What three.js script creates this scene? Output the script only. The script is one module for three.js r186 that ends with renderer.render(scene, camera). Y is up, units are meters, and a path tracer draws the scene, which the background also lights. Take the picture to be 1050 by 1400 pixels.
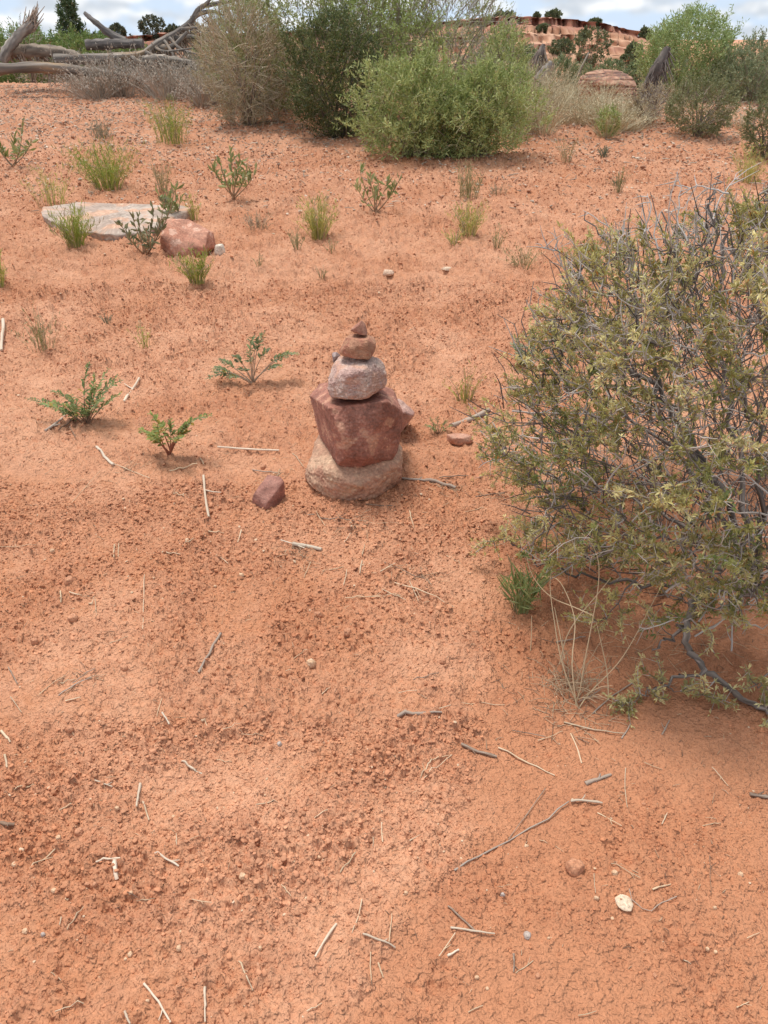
import * as THREE from 'three';
import { ConvexHull } from 'three/addons/math/ConvexHull.js';
import { mergeVertices } from 'three/addons/utils/BufferGeometryUtils.js';
import { createNoise2D, createNoise3D } from 'simplex-noise';

// ------------------------------------------------------------------ camera, sky, sun, exposure
const W = 1050, HH = 1400, F = 1052, EYE = 1.5, PITCH = 31.7 * Math.PI / 180;
const scene = new THREE.Scene();
const camera = new THREE.PerspectiveCamera(2 * Math.atan(700 / F) * 180 / Math.PI, W / HH, 0.05, 3000);
camera.position.set(0, EYE, 0);
camera.rotation.x = -PITCH;
const renderer = new THREE.WebGLRenderer({ antialias: true });
renderer.toneMapping = THREE.LinearToneMapping;
renderer.toneMappingExposure = 2.35;
renderer.shadowMap.enabled = true;

function rng(seed) {
  let a = seed >>> 0;
  return () => { a = (a + 0x6D2B79F5) | 0; let t = Math.imul(a ^ (a >>> 15), 1 | a); t = (t + Math.imul(t ^ (t >>> 7), 61 | t)) ^ t; return ((t ^ (t >>> 14)) >>> 0) / 4294967296; };
}
const n2 = createNoise2D(rng(11)), n3 = createNoise3D(rng(12));
const clamp = (v, a = 0, b = 1) => Math.min(b, Math.max(a, v));
const lerp = (a, b, t) => a + (b - a) * t;
const ss = (a, b, v) => { const t = clamp((v - a) / (b - a)); return t * t * (3 - 2 * t); };
const fbm2 = (x, y, o = 4) => { let s = 0, a = 0.5; for (let i = 0; i < o; i++) { s += a * n2(x + i * 17.3, y - i * 9.1); x *= 2.03; y *= 2.03; a *= 0.5; } return s; };
const fbm3 = (x, y, z, o = 4) => { let s = 0, a = 0.5; for (let i = 0; i < o; i++) { s += a * n3(x + i * 7.3, y - i * 9.1, z + i * 3.7); x *= 2.03; y *= 2.03; z *= 2.03; a *= 0.5; } return s; };
const V = (x, y, z) => new THREE.Vector3(x, y, z);

{ // broken cloud layer over the whole dome
  const w = 2048, h = 1024, d = new Float32Array(w * h * 4);
  for (let j = 0; j < h; j++) {
    const el = ((j + 0.5) / h - 0.5) * Math.PI;
    for (let i = 0; i < w; i++) {
      const az = ((i + 0.5) / w - 0.5) * 2 * Math.PI, y = Math.sin(el), c = Math.cos(el);
      const X = Math.cos(az) * c, Z = Math.sin(az) * c, k = 1.7 / (Math.abs(y) + 0.22);
      const px = X * k, pz = Z * k;
      const m = fbm2(px * 1.1 + 3.1, pz * 1.1 + 0.4, 5), q = fbm2(px * 1.7 - 8, pz * 1.7 + 21, 5), e = fbm2(px * 5 + 30, pz * 5, 3);
      const cover = ss(-0.32, 0.18, m + 0.25 * e), bright = ss(-0.3, 0.45, q + 0.2 * e);
      const o = (j * w + i) * 4;
      const blue = [0.50, 0.60, 0.73], grey = [0.48, 0.525, 0.58], white = [0.80, 0.81, 0.82];
      for (let a = 0; a < 3; a++) d[o + a] = lerp(blue[a], lerp(grey[a], white[a], bright), cover) * 0.585;
      d[o + 3] = 1;
    }
  }
  const t = new THREE.DataTexture(d, w, h, THREE.RGBAFormat, THREE.FloatType);
  t.mapping = THREE.EquirectangularReflectionMapping; t.magFilter = t.minFilter = THREE.LinearFilter; t.needsUpdate = true;
  scene.background = t; scene.environment = t;
}
const sun = new THREE.DirectionalLight(new THREE.Color(1.0, 0.955, 0.88), 1.5);
sun.position.set(-3.4, 15, -8.2); sun.target.position.set(0, 0, -4);
sun.castShadow = true; sun.shadow.radius = 36; sun.shadow.mapSize.set(2048, 2048);
Object.assign(sun.shadow.camera, { left: -14, right: 14, top: 14, bottom: -14, near: 1, far: 60 });
scene.add(sun, sun.target);

// ------------------------------------------------------------------ helpers
const CP = Math.cos(PITCH), SP = Math.sin(PITCH);
function ray(px, py) { const a = (px - W / 2) / F, b = (HH / 2 - py) / F; return V(a, b * CP - SP, -(CP + b * SP)); }
function onPlane(px, py, D) { const r = ray(px, py), t = D / -r.z; return V(r.x * t, EYE + r.y * t, -D); }
function onGround(px, py) {
  const r = ray(px, py); let t = 0.4, last = t;
  for (let i = 0; i < 4000; i++) {
    if (EYE + r.y * t < ground(r.x * t, r.z * t)) break;
    last = t; t *= 1.004;
    if (t > 400) break;
  }
  for (let i = 0; i < 12; i++) { const m = (last + t) / 2; if (EYE + r.y * m < ground(r.x * m, r.z * m)) t = m; else last = m; }
  const x = r.x * t, z = r.z * t;
  return V(x, ground(x, z), z);
}
const pxm = (p) => { const dz = -p.z * CP - (p.y - EYE) * SP; return dz / F; }; // metres per photograph pixel at a point
const taken = {};
function numbered(n) { const k = taken[n] = (taken[n] ?? -1) + 1; return k ? `${n}_${String(k).padStart(3, '0')}` : n; }
function tag(o, label, category, group, kind) {
  if (label) o.userData.label = label; if (category) o.userData.category = category;
  if (group) o.userData.group = group; if (kind) o.userData.kind = kind; return o;
}
function thing(name, label, category, p, group) { const g = new THREE.Group(); g.name = numbered(name); g.position.copy(p); scene.add(g); return tag(g, label, category, group); }
function mesh(name, geo, mat, parent, kind) {
  const m = new THREE.Mesh(geo, mat); m.name = parent ? name : numbered(name); m.castShadow = m.receiveShadow = true;
  (parent || scene).add(m); if (kind) m.userData.kind = kind; return m;
}
function shades(rgb, r, amt = 0.15) { const k = 1 + (r() - 0.5) * 2 * amt; return [rgb[0] * k, rgb[1] * k, rgb[2] * k]; }
const mixc = (a, b, t) => [lerp(a[0], b[0], t), lerp(a[1], b[1], t), lerp(a[2], b[2], t)];

class GB { // collects coloured triangles
  constructor() { this.p = []; this.c = []; this.n = []; }
  tri(a, b, c, col, na, nb, nc) {
    this.p.push(a.x, a.y, a.z, b.x, b.y, b.z, c.x, c.y, c.z);
    if (!na) { const u = V().subVectors(b, a), v = V().subVectors(c, a); na = u.cross(v).normalize(); nb = nc = na; }
    this.n.push(na.x, na.y, na.z, nb.x, nb.y, nb.z, nc.x, nc.y, nc.z);
    const c3 = Array.isArray(col[0]) ? col : [col, col, col];
    for (const k of c3) this.c.push(k[0], k[1], k[2]);
  }
  tube(pts, rad, col, seg = 4, opt = {}) { // pts Vector3[], rad per point, col colour or function(t, angle)
    const n = pts.length, rings = [];
    let T = V().subVectors(pts[1], pts[0]).normalize(), N = Math.abs(T.y) < 0.9 ? V(0, 1, 0) : V(1, 0, 0);
    N.addScaledVector(T, -N.dot(T)).normalize();
    for (let i = 0; i < n; i++) {
      T = V().subVectors(pts[Math.min(n - 1, i + 1)], pts[Math.max(0, i - 1)]).normalize();
      N.addScaledVector(T, -N.dot(T)).normalize();
      const B = V().crossVectors(T, N), ring = [];
      for (let s = 0; s < seg; s++) {
        const a = s / seg * 2 * Math.PI, rr = rad[i] * (opt.lump ? 1 + opt.lump(i / (n - 1), a) : 1), fl = opt.flat ?? 1;
        const nn = V().addScaledVector(N, Math.cos(a) * fl).addScaledVector(B, Math.sin(a));
        ring.push({ p: V().copy(pts[i]).addScaledVector(nn, rr), n: nn.normalize(), c: typeof col === 'function' ? col(i / (n - 1), a) : col });
      }
      rings.push(ring);
    }
    for (let i = 0; i < n - 1; i++) for (let s = 0; s < seg; s++) {
      const a = rings[i][s], b = rings[i][(s + 1) % seg], c = rings[i + 1][s], d = rings[i + 1][(s + 1) % seg];
      this.tri(a.p, b.p, c.p, [a.c, b.c, c.c], a.n, b.n, c.n); this.tri(b.p, d.p, c.p, [b.c, d.c, c.c], b.n, d.n, c.n);
    }
    if (!opt.open) for (const [r, f] of [[rings[0], 1], [rings[n - 1], 0]]) for (let s = 1; s < seg - 1; s++) f ? this.tri(r[0].p, r[s + 1].p, r[s].p, r[0].c) : this.tri(r[0].p, r[s].p, r[s + 1].p, r[0].c);
    return this;
  }
  leaf(base, dir, up, len, wid, col, fold = 0.25) { // a folded pointed leaf of two halves
    const D = dir.clone().normalize(), S = V().crossVectors(D, up).normalize(), U = V().crossVectors(S, D);
    const m = base.clone().addScaledVector(D, len * 0.55), t = base.clone().addScaledVector(D, len).addScaledVector(U, -len * 0.08);
    const l = m.clone().addScaledVector(S, wid / 2).addScaledVector(U, wid * fold), r = m.clone().addScaledVector(S, -wid / 2).addScaledVector(U, wid * fold);
    this.tri(base, t, l, col); this.tri(base, r, t, col);
  }
  blade(pts, wid, side, col) { // ribbon that narrows to its tip
    for (let i = 0; i < pts.length - 1; i++) {
      const t0 = i / (pts.length - 1), t1 = (i + 1) / (pts.length - 1), w0 = wid * (1 - t0 * 0.75) / 2, w1 = wid * (1 - t1 * 0.75) / 2;
      const a = pts[i].clone().addScaledVector(side, w0), b = pts[i].clone().addScaledVector(side, -w0), c = pts[i + 1].clone().addScaledVector(side, w1), d = pts[i + 1].clone().addScaledVector(side, -w1);
      this.tri(a, b, c, col); this.tri(b, d, c, col);
    }
  }
  build() {
    const g = new THREE.BufferGeometry();
    g.setAttribute('position', new THREE.Float32BufferAttribute(this.p, 3));
    g.setAttribute('normal', new THREE.Float32BufferAttribute(this.n, 3));
    g.setAttribute('color', new THREE.Float32BufferAttribute(this.c, 3));
    return g;
  }
  get empty() { return !this.p.length; }
}
const M = {
  soil: new THREE.MeshStandardMaterial({ vertexColors: true, roughness: 0.97 }),
  crumb: new THREE.MeshStandardMaterial({ color: 0xffffff, roughness: 0.97 }),
  rock: new THREE.MeshStandardMaterial({ vertexColors: true, roughness: 0.86 }),
  wood: new THREE.MeshStandardMaterial({ vertexColors: true, roughness: 0.9 }),
  leaf: new THREE.MeshPhysicalMaterial({ vertexColors: true, roughness: 0.7, transmission: 0.38, thickness: 0, ior: 1.3 }),
  dry: new THREE.MeshStandardMaterial({ vertexColors: true, roughness: 0.85 }),
  far: new THREE.MeshStandardMaterial({ vertexColors: true, roughness: 1 }),
};

// ------------------------------------------------------------------ the ground
const sp = (v, k) => (v * k > 30 ? v : Math.log1p(Math.exp(v * k)) / k);
function macro(x, d) {
  const dd = Math.min(d, 36), dc = lerp(14.6, 12.4, ss(-1, 2.5, x));
  return 0.075 * sp(dd - 3, 1.3) - 0.145 * sp(dd - dc, 1.1) + (d > 36 ? 0.25 * fbm2(x * 0.02, d * 0.02, 2) * ss(36, 70, d) : 0);
}
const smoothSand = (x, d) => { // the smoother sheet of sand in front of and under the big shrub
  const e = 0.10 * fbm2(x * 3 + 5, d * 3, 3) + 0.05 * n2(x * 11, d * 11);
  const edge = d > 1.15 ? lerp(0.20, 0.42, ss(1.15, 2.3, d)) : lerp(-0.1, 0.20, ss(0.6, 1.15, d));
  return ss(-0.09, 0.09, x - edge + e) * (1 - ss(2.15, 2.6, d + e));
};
const rough = (x, d) => clamp(0.72 + 0.8 * fbm2(x * 1.9 + 40, d * 1.9, 3) - 0.5 * smoothSand(x, d) + 0.12 * ss(2.2, 5, d), 0.04, 1);
const pits = []; // [x, z, radius, depth]
function ground(x, z) {
  const d = -z; let h = macro(x, d);
  if (d > 45) return h;
  const k = rough(x, d), near = 1 - ss(6, 14, d);
  h += 0.022 * n2(x * 0.8, d * 0.8) + 0.010 * n2(x * 2.6 + 9, d * 2.6) * (0.6 + 0.4 * ss(2, 5, d));
  h -= 0.012 * smoothSand(x, d);
  const r1 = 1 - Math.abs(n2(x * 9 + 3, d * 11)), r2 = 1 - Math.abs(n2(x * 21, d * 25 + 7));
  h += k * ((0.013 + 0.013 * ss(2.5, 6, d)) * r1 * r1 + (0.011 + 0.006 * ss(2.5, 6, d)) * r2 * r2 + 0.008 * n2(x * 44, d * 44) * near) + 0.003 * n2(x * 5.5, d * 5.5 + 50);
  const c1 = n2(x * 12 + 70, d * 17), c2 = n2(x * 27 + 31, d * 36 + 8); // broken crust: low plates with steep edges
  h += (0.35 + 0.65 * k) * (0.009 * ss(0.05, 0.3, c1) * (0.5 + 0.8 * ss(2, 5, d)) + 0.0042 * ss(0.05, 0.4, c2) * near);
  if (d > 2.2) { // small broken scarps where the slope begins
    const t = 3.2 * fbm2(x * 0.55 + 2, d * 1.25 + 4, 3) + 10, f = t - Math.floor(t);
    h += 0.034 * (ss(0.86, 1, f) - f) * ss(2.2, 4.5, d) * (1 - ss(10, 13, d));
  }
  for (const [cx, cz, r, dep] of pits) {
    let q = Math.hypot(x - cx, z - cz) / r; if (q > 2.4) continue;
    q *= 1 + 0.45 * n2(x * 14 + cx * 9, z * 14) + 0.25 * n2(x * 40, z * 40 + 5);
    h += dep * (-Math.exp(-Math.pow(q * 1.15, 4)) + 0.35 * Math.exp(-Math.pow((q - 1.2) * 2.6, 2))) * (0.8 + 0.6 * n2(x * 30, z * 30));
  }
  return h;
}
for (const [px, py, r, dep] of [[845, 1166, 0.036, 0.013], [598, 1342, 0.034, 0.013], [541, 868, 0.018, 0.012], [745, 300, 0.1, 0.03], [600, 305, 0.1, 0.04], [640, 850, 0.06, 0.01], [80, 1030, 0.1, 0.012], [560, 930, 0.05, 0.01]]) {
  const p = onGround(px, py); pits.push([p.x, p.z, r, dep]);
}
const SOIL = [0.505, 0.218, 0.110];
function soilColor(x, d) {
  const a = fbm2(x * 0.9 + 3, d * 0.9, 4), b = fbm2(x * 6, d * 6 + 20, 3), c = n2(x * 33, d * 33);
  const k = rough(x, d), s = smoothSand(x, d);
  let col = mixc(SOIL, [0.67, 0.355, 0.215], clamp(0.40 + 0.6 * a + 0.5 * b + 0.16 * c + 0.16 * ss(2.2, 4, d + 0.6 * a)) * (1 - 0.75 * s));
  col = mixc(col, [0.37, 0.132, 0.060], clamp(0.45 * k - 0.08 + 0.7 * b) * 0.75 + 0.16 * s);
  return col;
}
function periodic(n, per, seed) { // tiling value noise
  const r = rng(seed), g = new Float32Array(per * per); for (let i = 0; i < g.length; i++) g[i] = r();
  return (u, v) => { const x = u * per, y = v * per, i = Math.floor(x), j = Math.floor(y); let a = x - i, b = y - j; a = a * a * (3 - 2 * a); b = b * b * (3 - 2 * b);
    const i0 = i % per, i1 = (i + 1) % per, j0 = (j % per) * per, j1 = ((j + 1) % per) * per;
    return lerp(lerp(g[j0 + i0], g[j0 + i1], a), lerp(g[j1 + i0], g[j1 + i1], a), b); };
}
{
  const N = 1536, cd = new Uint8Array(N * N * 4), bd = new Uint8Array(N * N * 4);
  const oct = [40, 90, 190, 380, 760].map((p, i) => periodic(0, p, 70 + i)), sp1 = periodic(0, 520, 90), sp2 = periodic(0, 300, 91);
  for (let j = 0; j < N; j++) for (let i = 0; i < N; i++) {
    const u = i / N, v = j / N, o = (j * N + i) * 4, a = oct.map((f) => f(u, v));
    const r2 = 1 - Math.abs(a[2] * 2 - 1), r3 = 1 - Math.abs(a[3] * 2 - 1);
    const hgt = 0.2 * a[0] + 0.25 * a[1] + 0.30 * a[2] * a[2] + 0.22 * a[3] * a[3] + 0.1 * a[4];
    let t = 0.86 + 0.10 * (a[1] - 0.5) + 0.13 * (a[3] - 0.5) + 0.14 * (a[4] - 0.5), rr = t, gg = t, bb = t;
    const s1 = sp1(u, v), s2 = sp2(u, v);
    if (s1 > 0.945) { const k = clamp((s1 - 0.945) * 22); rr = lerp(rr, 0.98, k); gg = lerp(gg, 1.15, k); bb = lerp(bb, 1.3, k); }
    if (s2 < 0.05) { const k = clamp((0.05 - s2) * 16); rr *= 1 - 0.3 * k; gg *= 1 - 0.38 * k; bb *= 1 - 0.4 * k; }
    cd[o] = clamp(rr * 0.8) * 255; cd[o + 1] = clamp(gg * 0.8) * 255; cd[o + 2] = clamp(bb * 0.8) * 255; cd[o + 3] = 255;
    bd[o] = bd[o + 1] = bd[o + 2] = clamp(hgt) * 255; bd[o + 3] = 255;
  }
  const mk = (d) => { const t = new THREE.DataTexture(d, N, N); t.wrapS = t.wrapT = THREE.RepeatWrapping; t.magFilter = THREE.LinearFilter; t.minFilter = THREE.LinearMipmapLinearFilter; t.generateMipmaps = true; t.needsUpdate = true; return t; };
  M.soil.map = mk(cd); M.soil.bumpMap = mk(bd); M.soil.bumpScale = 0.018;
}
{
  const rows = []; let d = -6;
  while (d < 0.4) { rows.push(d); d += 0.4; }
  d = 0.45; while (d < 17) { rows.push(d); d += 0.0044 * (d + 0.35); }
  while (d < 900) { rows.push(d); d *= 1.03; }
  const C = 720, nr = rows.length, pos = new Float32Array(nr * C * 3), col = new Float32Array(nr * C * 3), uv = new Float32Array(nr * C * 2), idx = [];
  for (let i = 0; i < nr; i++) {
    const dd = rows[i], half = (dd < 0.45 ? 6 - 4.9 * ss(-1, 0.45, dd) : 0.85 + 0.62 * dd) + (dd > 17 ? (dd - 17) * 0.6 : 0);
    for (let j = 0; j < C; j++) {
      let s = j / (C - 1) * 2 - 1; s = 0.8 * s + 0.2 * s * s * s * s * s * 1.0;
      const x = s * half * 1.0, o = (i * C + j);
      pos[o * 3] = x; pos[o * 3 + 1] = ground(x, -dd); pos[o * 3 + 2] = -dd;
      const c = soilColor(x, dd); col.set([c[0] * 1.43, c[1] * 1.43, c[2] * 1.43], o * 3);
      uv[o * 2] = x / 1.31; uv[o * 2 + 1] = dd / 1.31;
      if (i && j) { const a = o - C - 1, b = o - C, e = o - 1; idx.push(a, b, e, b, o, e); }
    }
  }
  const g = new THREE.BufferGeometry();
  g.setAttribute('position', new THREE.BufferAttribute(pos, 3)); g.setAttribute('color', new THREE.BufferAttribute(col, 3)); g.setAttribute('uv', new THREE.BufferAttribute(uv, 2));
  g.setIndex(idx); g.computeVertexNormals();
  tag(mesh('ground', g, M.soil), 'orange red sandy ground with crumbly crust rising to a low crest', 'ground', null, 'structure');
}

// ------------------------------------------------------------------ stones
// points are [photo x, photo y, distance]; their hull, rounded and chipped, is the stone
function stoneGeometry(points, { k = 16, amp = 0.012, freq = 9, seed = 1, detail = 36, color, step = 0.5, facets = 8, fine = 0.25, groove }) {
  const hull = new ConvexHull().setFromPoints(points), ctr = points.reduce((a, p) => a.add(p), V()).multiplyScalar(1 / points.length), planes = [];
  for (const f of hull.faces) { const n = f.normal.clone(), c = f.constant - n.dot(ctr); if (!planes.some((p) => p.n.dot(n) > 0.97)) planes.push({ n, c }); }
  const fr = rng(seed * 71 + 5);
  for (let i = 0; i < facets; i++) { const n = V(fr() * 2 - 1, fr() * 2 - 1, fr() * 2 - 1).normalize(); let s = 0; for (const p of points) s = Math.max(s, n.dot(p) - n.dot(ctr)); planes.push({ n, c: s * (0.80 + 0.16 * fr()) }); }
  let g = new THREE.IcosahedronGeometry(1, detail); g.deleteAttribute('uv'); g.deleteAttribute('normal'); g = mergeVertices(g, 1e-5);
  const P = g.attributes.position, col = new Float32Array(P.count * 3), u = V(); let size = 0;
  for (const p of points) size = Math.max(size, p.distanceTo(ctr));
  for (let i = 0; i < P.count; i++) {
    u.fromBufferAttribute(P, i).normalize(); let s = 0;
    for (const p of planes) { const q = p.n.dot(u) / p.c; if (q > 0) s += Math.pow(q * size, k); }
    let r = Math.pow(s, -1 / k) * size;
    const w = u.clone().multiplyScalar(r), f = freq / size * 0.1, o = seed * 31.7;
    const big = fbm3(w.x * f * 2 + o, w.y * f * 2, w.z * f * 2, 3), mid = fbm3(w.x * f * 7, w.y * f * 7 + o, w.z * f * 7, 4), rid = 1 - Math.abs(n3(w.x * f * 5, w.y * f * 9 + o, w.z * f * 5));
    const st = Math.floor(big * 6) / 6, fin = n3(w.x * f * 38, w.y * f * 38 + o, w.z * f * 38) + 0.6 * n3(w.x * f * 90, w.y * f * 90, w.z * f * 90 + o), crk = ss(0.10, 0.0, Math.abs(n3(w.x * f * 4 + 50, w.y * f * 6 + o, w.z * f * 4)));
    r *= 1 + amp * (big * 3 * (1 - step) + st * 3 * step + mid * 1.3 - rid * rid * 0.5 + fin * fine * 1.3 - crk * 0.7 + 0.35 * n2((w.y * 0.95 + w.x * 0.28) / size * 19 + o, big * 2));
    if (groove) r *= 1 - groove(w.x / size, w.y / size, w.z / size);
    w.copy(u).multiplyScalar(r);
    P.setXYZ(i, w.x, w.y, w.z);
    col.set(color(w.x / size, w.y / size, w.z / size, u, mid, big, seed * 5.1), i * 3);
  }
  g.setAttribute('color', new THREE.BufferAttribute(col, 3)); g.computeVertexNormals();
  return { g, ctr };
}
function stone(name, label, category, pts, opt, group) {
  const { g, ctr } = stoneGeometry(pts.map((p) => p.isVector3 ? p : onPlane(...p)), opt);
  g.computeBoundingBox(); const b = g.boundingBox.min.y; g.translate(0, -b, 0);
  const m = mesh(name, g, M.rock); m.position.set(ctr.x, ctr.y + b, ctr.z);
  return tag(m, label, category, group);
}
const paint = (base, alt, spot, o = {}) => (x, y, z, u, mid, big, s) => {
  const a = fbm3(x * 1.6 + s, y * 1.6, z * 1.6, 4), b = fbm3(x * 2.7, y * 2.7 + s, z * 2.7, 5), c = n3(x * 26, y * 26, z * 26 + s), band = n2((y + 0.25 * x + 0.12 * a) * (o.bands ?? 5) + s, a * 1.4);
  let k = mixc(base, alt, clamp(0.5 + 1.3 * a + 0.3 * band));
  if (spot) k = mixc(k, spot, ss(o.at ?? 0.12, (o.at ?? 0.12) + 0.14, b + 0.06 * c) * (o.amt ?? 0.8));
  const bed = n2((y * 0.95 + x * 0.28 + 0.1 * a) * 19 + s, a * 2.5), chip = ss(0.5, 0.75, n3(x * 17 + s, y * 17, z * 17));
  k = mixc(k, [k[0] * 1.35, k[1] * 1.5, k[2] * 1.5], chip * 0.8);
  const g = 1 + 0.2 * c + 0.18 * n3(x * 61, y * 61 + s, z * 61) + 0.4 * b * (o.grain ?? 1) + 0.13 * bed; return [k[0] * g, k[1] * g, k[2] * g];
};
const RED = [0.30, 0.125, 0.090], REDL = [0.42, 0.195, 0.135], PINK = [0.44, 0.26, 0.20], TAN = [0.44, 0.28, 0.165], PALE = [0.52, 0.38, 0.29], LIL = [0.40, 0.265, 0.245];
const cairn = 'stones stacked as a trail cairn';
// both ends of a stone in one go: front outline near, a smaller outline behind
const slab = (front, D0, D1, sh = 0.85) => { const cx = front.reduce((a, p) => a + p[0], 0) / front.length, cy = front.reduce((a, p) => a + p[1], 0) / front.length;
  const out = []; for (const [x, y, dd = 0] of front) { out.push([x, y, D0 + dd]); out.push([cx + (x - cx) * sh, cy + (y - cy) * sh, D1]); } return out; };
stone('cairn_stone', 'wide rounded tan boulder at the bottom of the stone cairn', 'stone',
  [[417, 632, 2.60], [415, 652, 2.56], [430, 670, 2.49], [466, 694, 2.465], [505, 694, 2.47], [524, 684, 2.5], [551, 660, 2.56], [553, 646, 2.64], [551, 616, 2.74], [548, 600, 2.86], [431, 588, 2.8], [421, 612, 2.72], [446, 640, 2.475], [480, 662, 2.405], [524, 668, 2.43], [549, 648, 2.50],
    [425, 640, 2.95], [540, 632, 2.98], [438, 592, 2.9], [532, 590, 2.92], [490, 608, 2.60]],
  { k: 24, amp: 0.02, seed: 3, step: 0.2, detail: 66, facets: 5, fine: 0.4, color: paint([0.45, 0.24, 0.155], [0.50, 0.315, 0.205], [0.33, 0.16, 0.105], { at: 0.04, amt: 0.75, bands: 3 }) }, cairn);
stone('cairn_stone', 'large angular dark red block, second from the ground in the cairn', 'stone',
  [[423, 541, 2.80], [444, 522, 2.86], [430, 566, 2.76], [437, 597, 2.72], [455, 616, 2.63], [468, 640, 2.51], [497, 639, 2.485], [537, 628, 2.54], [449, 557, 2.485], [528, 548, 2.52], [550, 561, 2.60], [544, 617, 2.56], [499, 628, 2.45], [472, 625, 2.445], [466, 590, 2.45], [538, 541, 2.70],
    [440, 526, 2.92], [537, 531, 2.88], [551, 570, 2.86], [448, 600, 2.88], [536, 608, 2.86]],
  { k: 140, amp: 0.010, seed: 8, step: 0.75, detail: 70, facets: 0, fine: 0.6, color: paint([0.255, 0.098, 0.066], [0.36, 0.155, 0.108], [0.47, 0.27, 0.175], { at: 0.2, amt: 0.5, bands: 4, grain: 1.2 }) }, cairn);
stone('cairn_stone', 'pale lilac and tan rounded stone in the middle of the cairn', 'stone',
  [[446, 522, 2.56], [448, 536, 2.55], [454, 545, 2.52], [470, 548, 2.48], [512, 539, 2.50], [513, 530, 2.52], [527, 529, 2.60], [529, 508, 2.62], [524, 490, 2.68], [514, 482, 2.72], [462, 486, 2.70], [455, 497, 2.64], [470, 512, 2.49], [505, 505, 2.49], [460, 490, 2.76], [518, 500, 2.80], [450, 532, 2.74], [520, 530, 2.76]],
  { k: 18, amp: 0.024, seed: 5, step: 0.4, detail: 60, fine: 0.4, color: paint([0.42, 0.255, 0.215], [0.51, 0.36, 0.295], [0.38, 0.20, 0.13], { at: 0.1, amt: 0.6, bands: 6 }) }, cairn);
stone('cairn_stone', 'orange brown wedge stone, second from the top of the cairn', 'stone',
  [[461, 481, 2.62], [463, 484, 2.6], [486, 490, 2.565], [505, 492, 2.56], [512, 483, 2.60], [515, 468, 2.64], [511, 459, 2.68], [479, 456, 2.68], [474, 461, 2.62], [500, 466, 2.57], [472, 476, 2.58], [470, 478, 2.74], [508, 478, 2.74], [480, 458, 2.72], [508, 460, 2.72]],
  { k: 34, amp: 0.022, seed: 6, detail: 40, color: paint([0.34, 0.155, 0.09], [0.41, 0.205, 0.12], [0.27, 0.105, 0.065], { at: 0.12 }) }, cairn);
stone('cairn_stone', 'small pointed reddish stone on top of the cairn', 'stone',
  [[479, 450, 2.63], [478, 452, 2.62], [496, 436.5, 2.66], [500, 442, 2.66], [504, 457, 2.66], [490, 458, 2.61], [499, 458.5, 2.62], [484, 453, 2.70], [500, 455, 2.71], [490, 444, 2.62]],
  { k: 26, amp: 0.02, seed: 9, detail: 24, color: paint([0.32, 0.14, 0.09], [0.38, 0.185, 0.125], [0.26, 0.105, 0.07], { at: 0.15 }) }, cairn);
stone('cairn_stone', 'tiny dark grey stone behind the pale stone in the cairn', 'stone',
  [[453.5, 486, 2.70], [455, 481, 2.72], [460, 481, 2.72], [462, 494, 2.69], [455.5, 497, 2.69], [458, 488, 2.66], [456, 484, 2.77], [464, 490, 2.77], [466, 486, 2.73]],
  { k: 20, amp: 0.02, seed: 10, detail: 16, color: paint([0.24, 0.17, 0.16], [0.30, 0.22, 0.2], null) }, cairn);
{
  const g = (px, py, D) => [px, py, D];
  stone('leaning_stone', 'pinkish red pointed stone propped against the back of the cairn', 'stone',
    [g(538, 546, 2.98), g(547, 544, 3.0), g(567, 562, 3.0), g(567, 568, 2.97), g(553, 583, 2.94), g(548, 592, 2.94), g(520, 594, 2.94), g(515, 550, 3.0), g(520, 546, 3.12), g(560, 566, 3.12), g(552, 582, 3.12), g(520, 582, 3.12), g(550, 562, 2.91)],
    { k: 26, amp: 0.018, seed: 14, detail: 26, color: paint([0.42, 0.235, 0.19], [0.50, 0.31, 0.25], [0.40, 0.19, 0.14]) });
}
// a loose stone lying on the ground: outline of its top in pixels, and how high it stands
function looseStone(name, label, cat, px, py, wpx, dpx, hpx, turn, opt, group) {
  const p = onGround(px, py), s = pxm(p), r = rng(opt.seed * 977), pts = [];
  const w = wpx * s / 2, h = hpx * s, dd = dpx * s / 2;
  const N = 7; for (let i = 0; i < N; i++) for (const [yy, sc] of [[-0.35 * h, 0.9], [0.25 * h, 1], [h * (0.8 + 0.25 * r()), 0.72]]) {
    const a = i / N * 6.283 + 0.4 * r() + turn, q = sc * (0.85 + 0.25 * r());
    pts.push(V(p.x + Math.cos(a) * w * q, p.y + yy, p.z + Math.sin(a) * dd * q));
  }
  return stone(name, label, cat, pts, { k: 22, amp: 0.02, detail: opt.detail ?? 14, ...opt }, group);
}
{
  const pts = [];
  for (const [x, y, top] of [[56, 290, 1], [62, 303, 1], [110, 316, 1], [165, 321, 1], [205, 317, 1], [242, 302, 1], [263, 289, 1], [250, 279, 1], [190, 275, 1], [108, 277, 1]]) {
    const g = onGround(x, y + (y > 285 ? 5 : 8)); const gy = macro(g.x, -g.z) + 0.012; pts.push(V(g.x, gy + 0.048 + 0.024 * n2(x * 0.05, y * 0.2), g.z)); pts.push(V(lerp(g.x, -1.9, 0.03), gy - 0.06, g.z));
  }
  stone('flat_slab', 'broad flat pale grey sandstone slab half sunk in the sand', 'stone', pts,
    { k: 40, amp: 0.014, seed: 21, detail: 60, step: 0.6, facets: 0, fine: 0.15, color: paint([0.37, 0.27, 0.215], [0.46, 0.36, 0.295], [0.44, 0.24, 0.15], { at: 0.03, amt: 0.75, bands: 9 }) });
}
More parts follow.
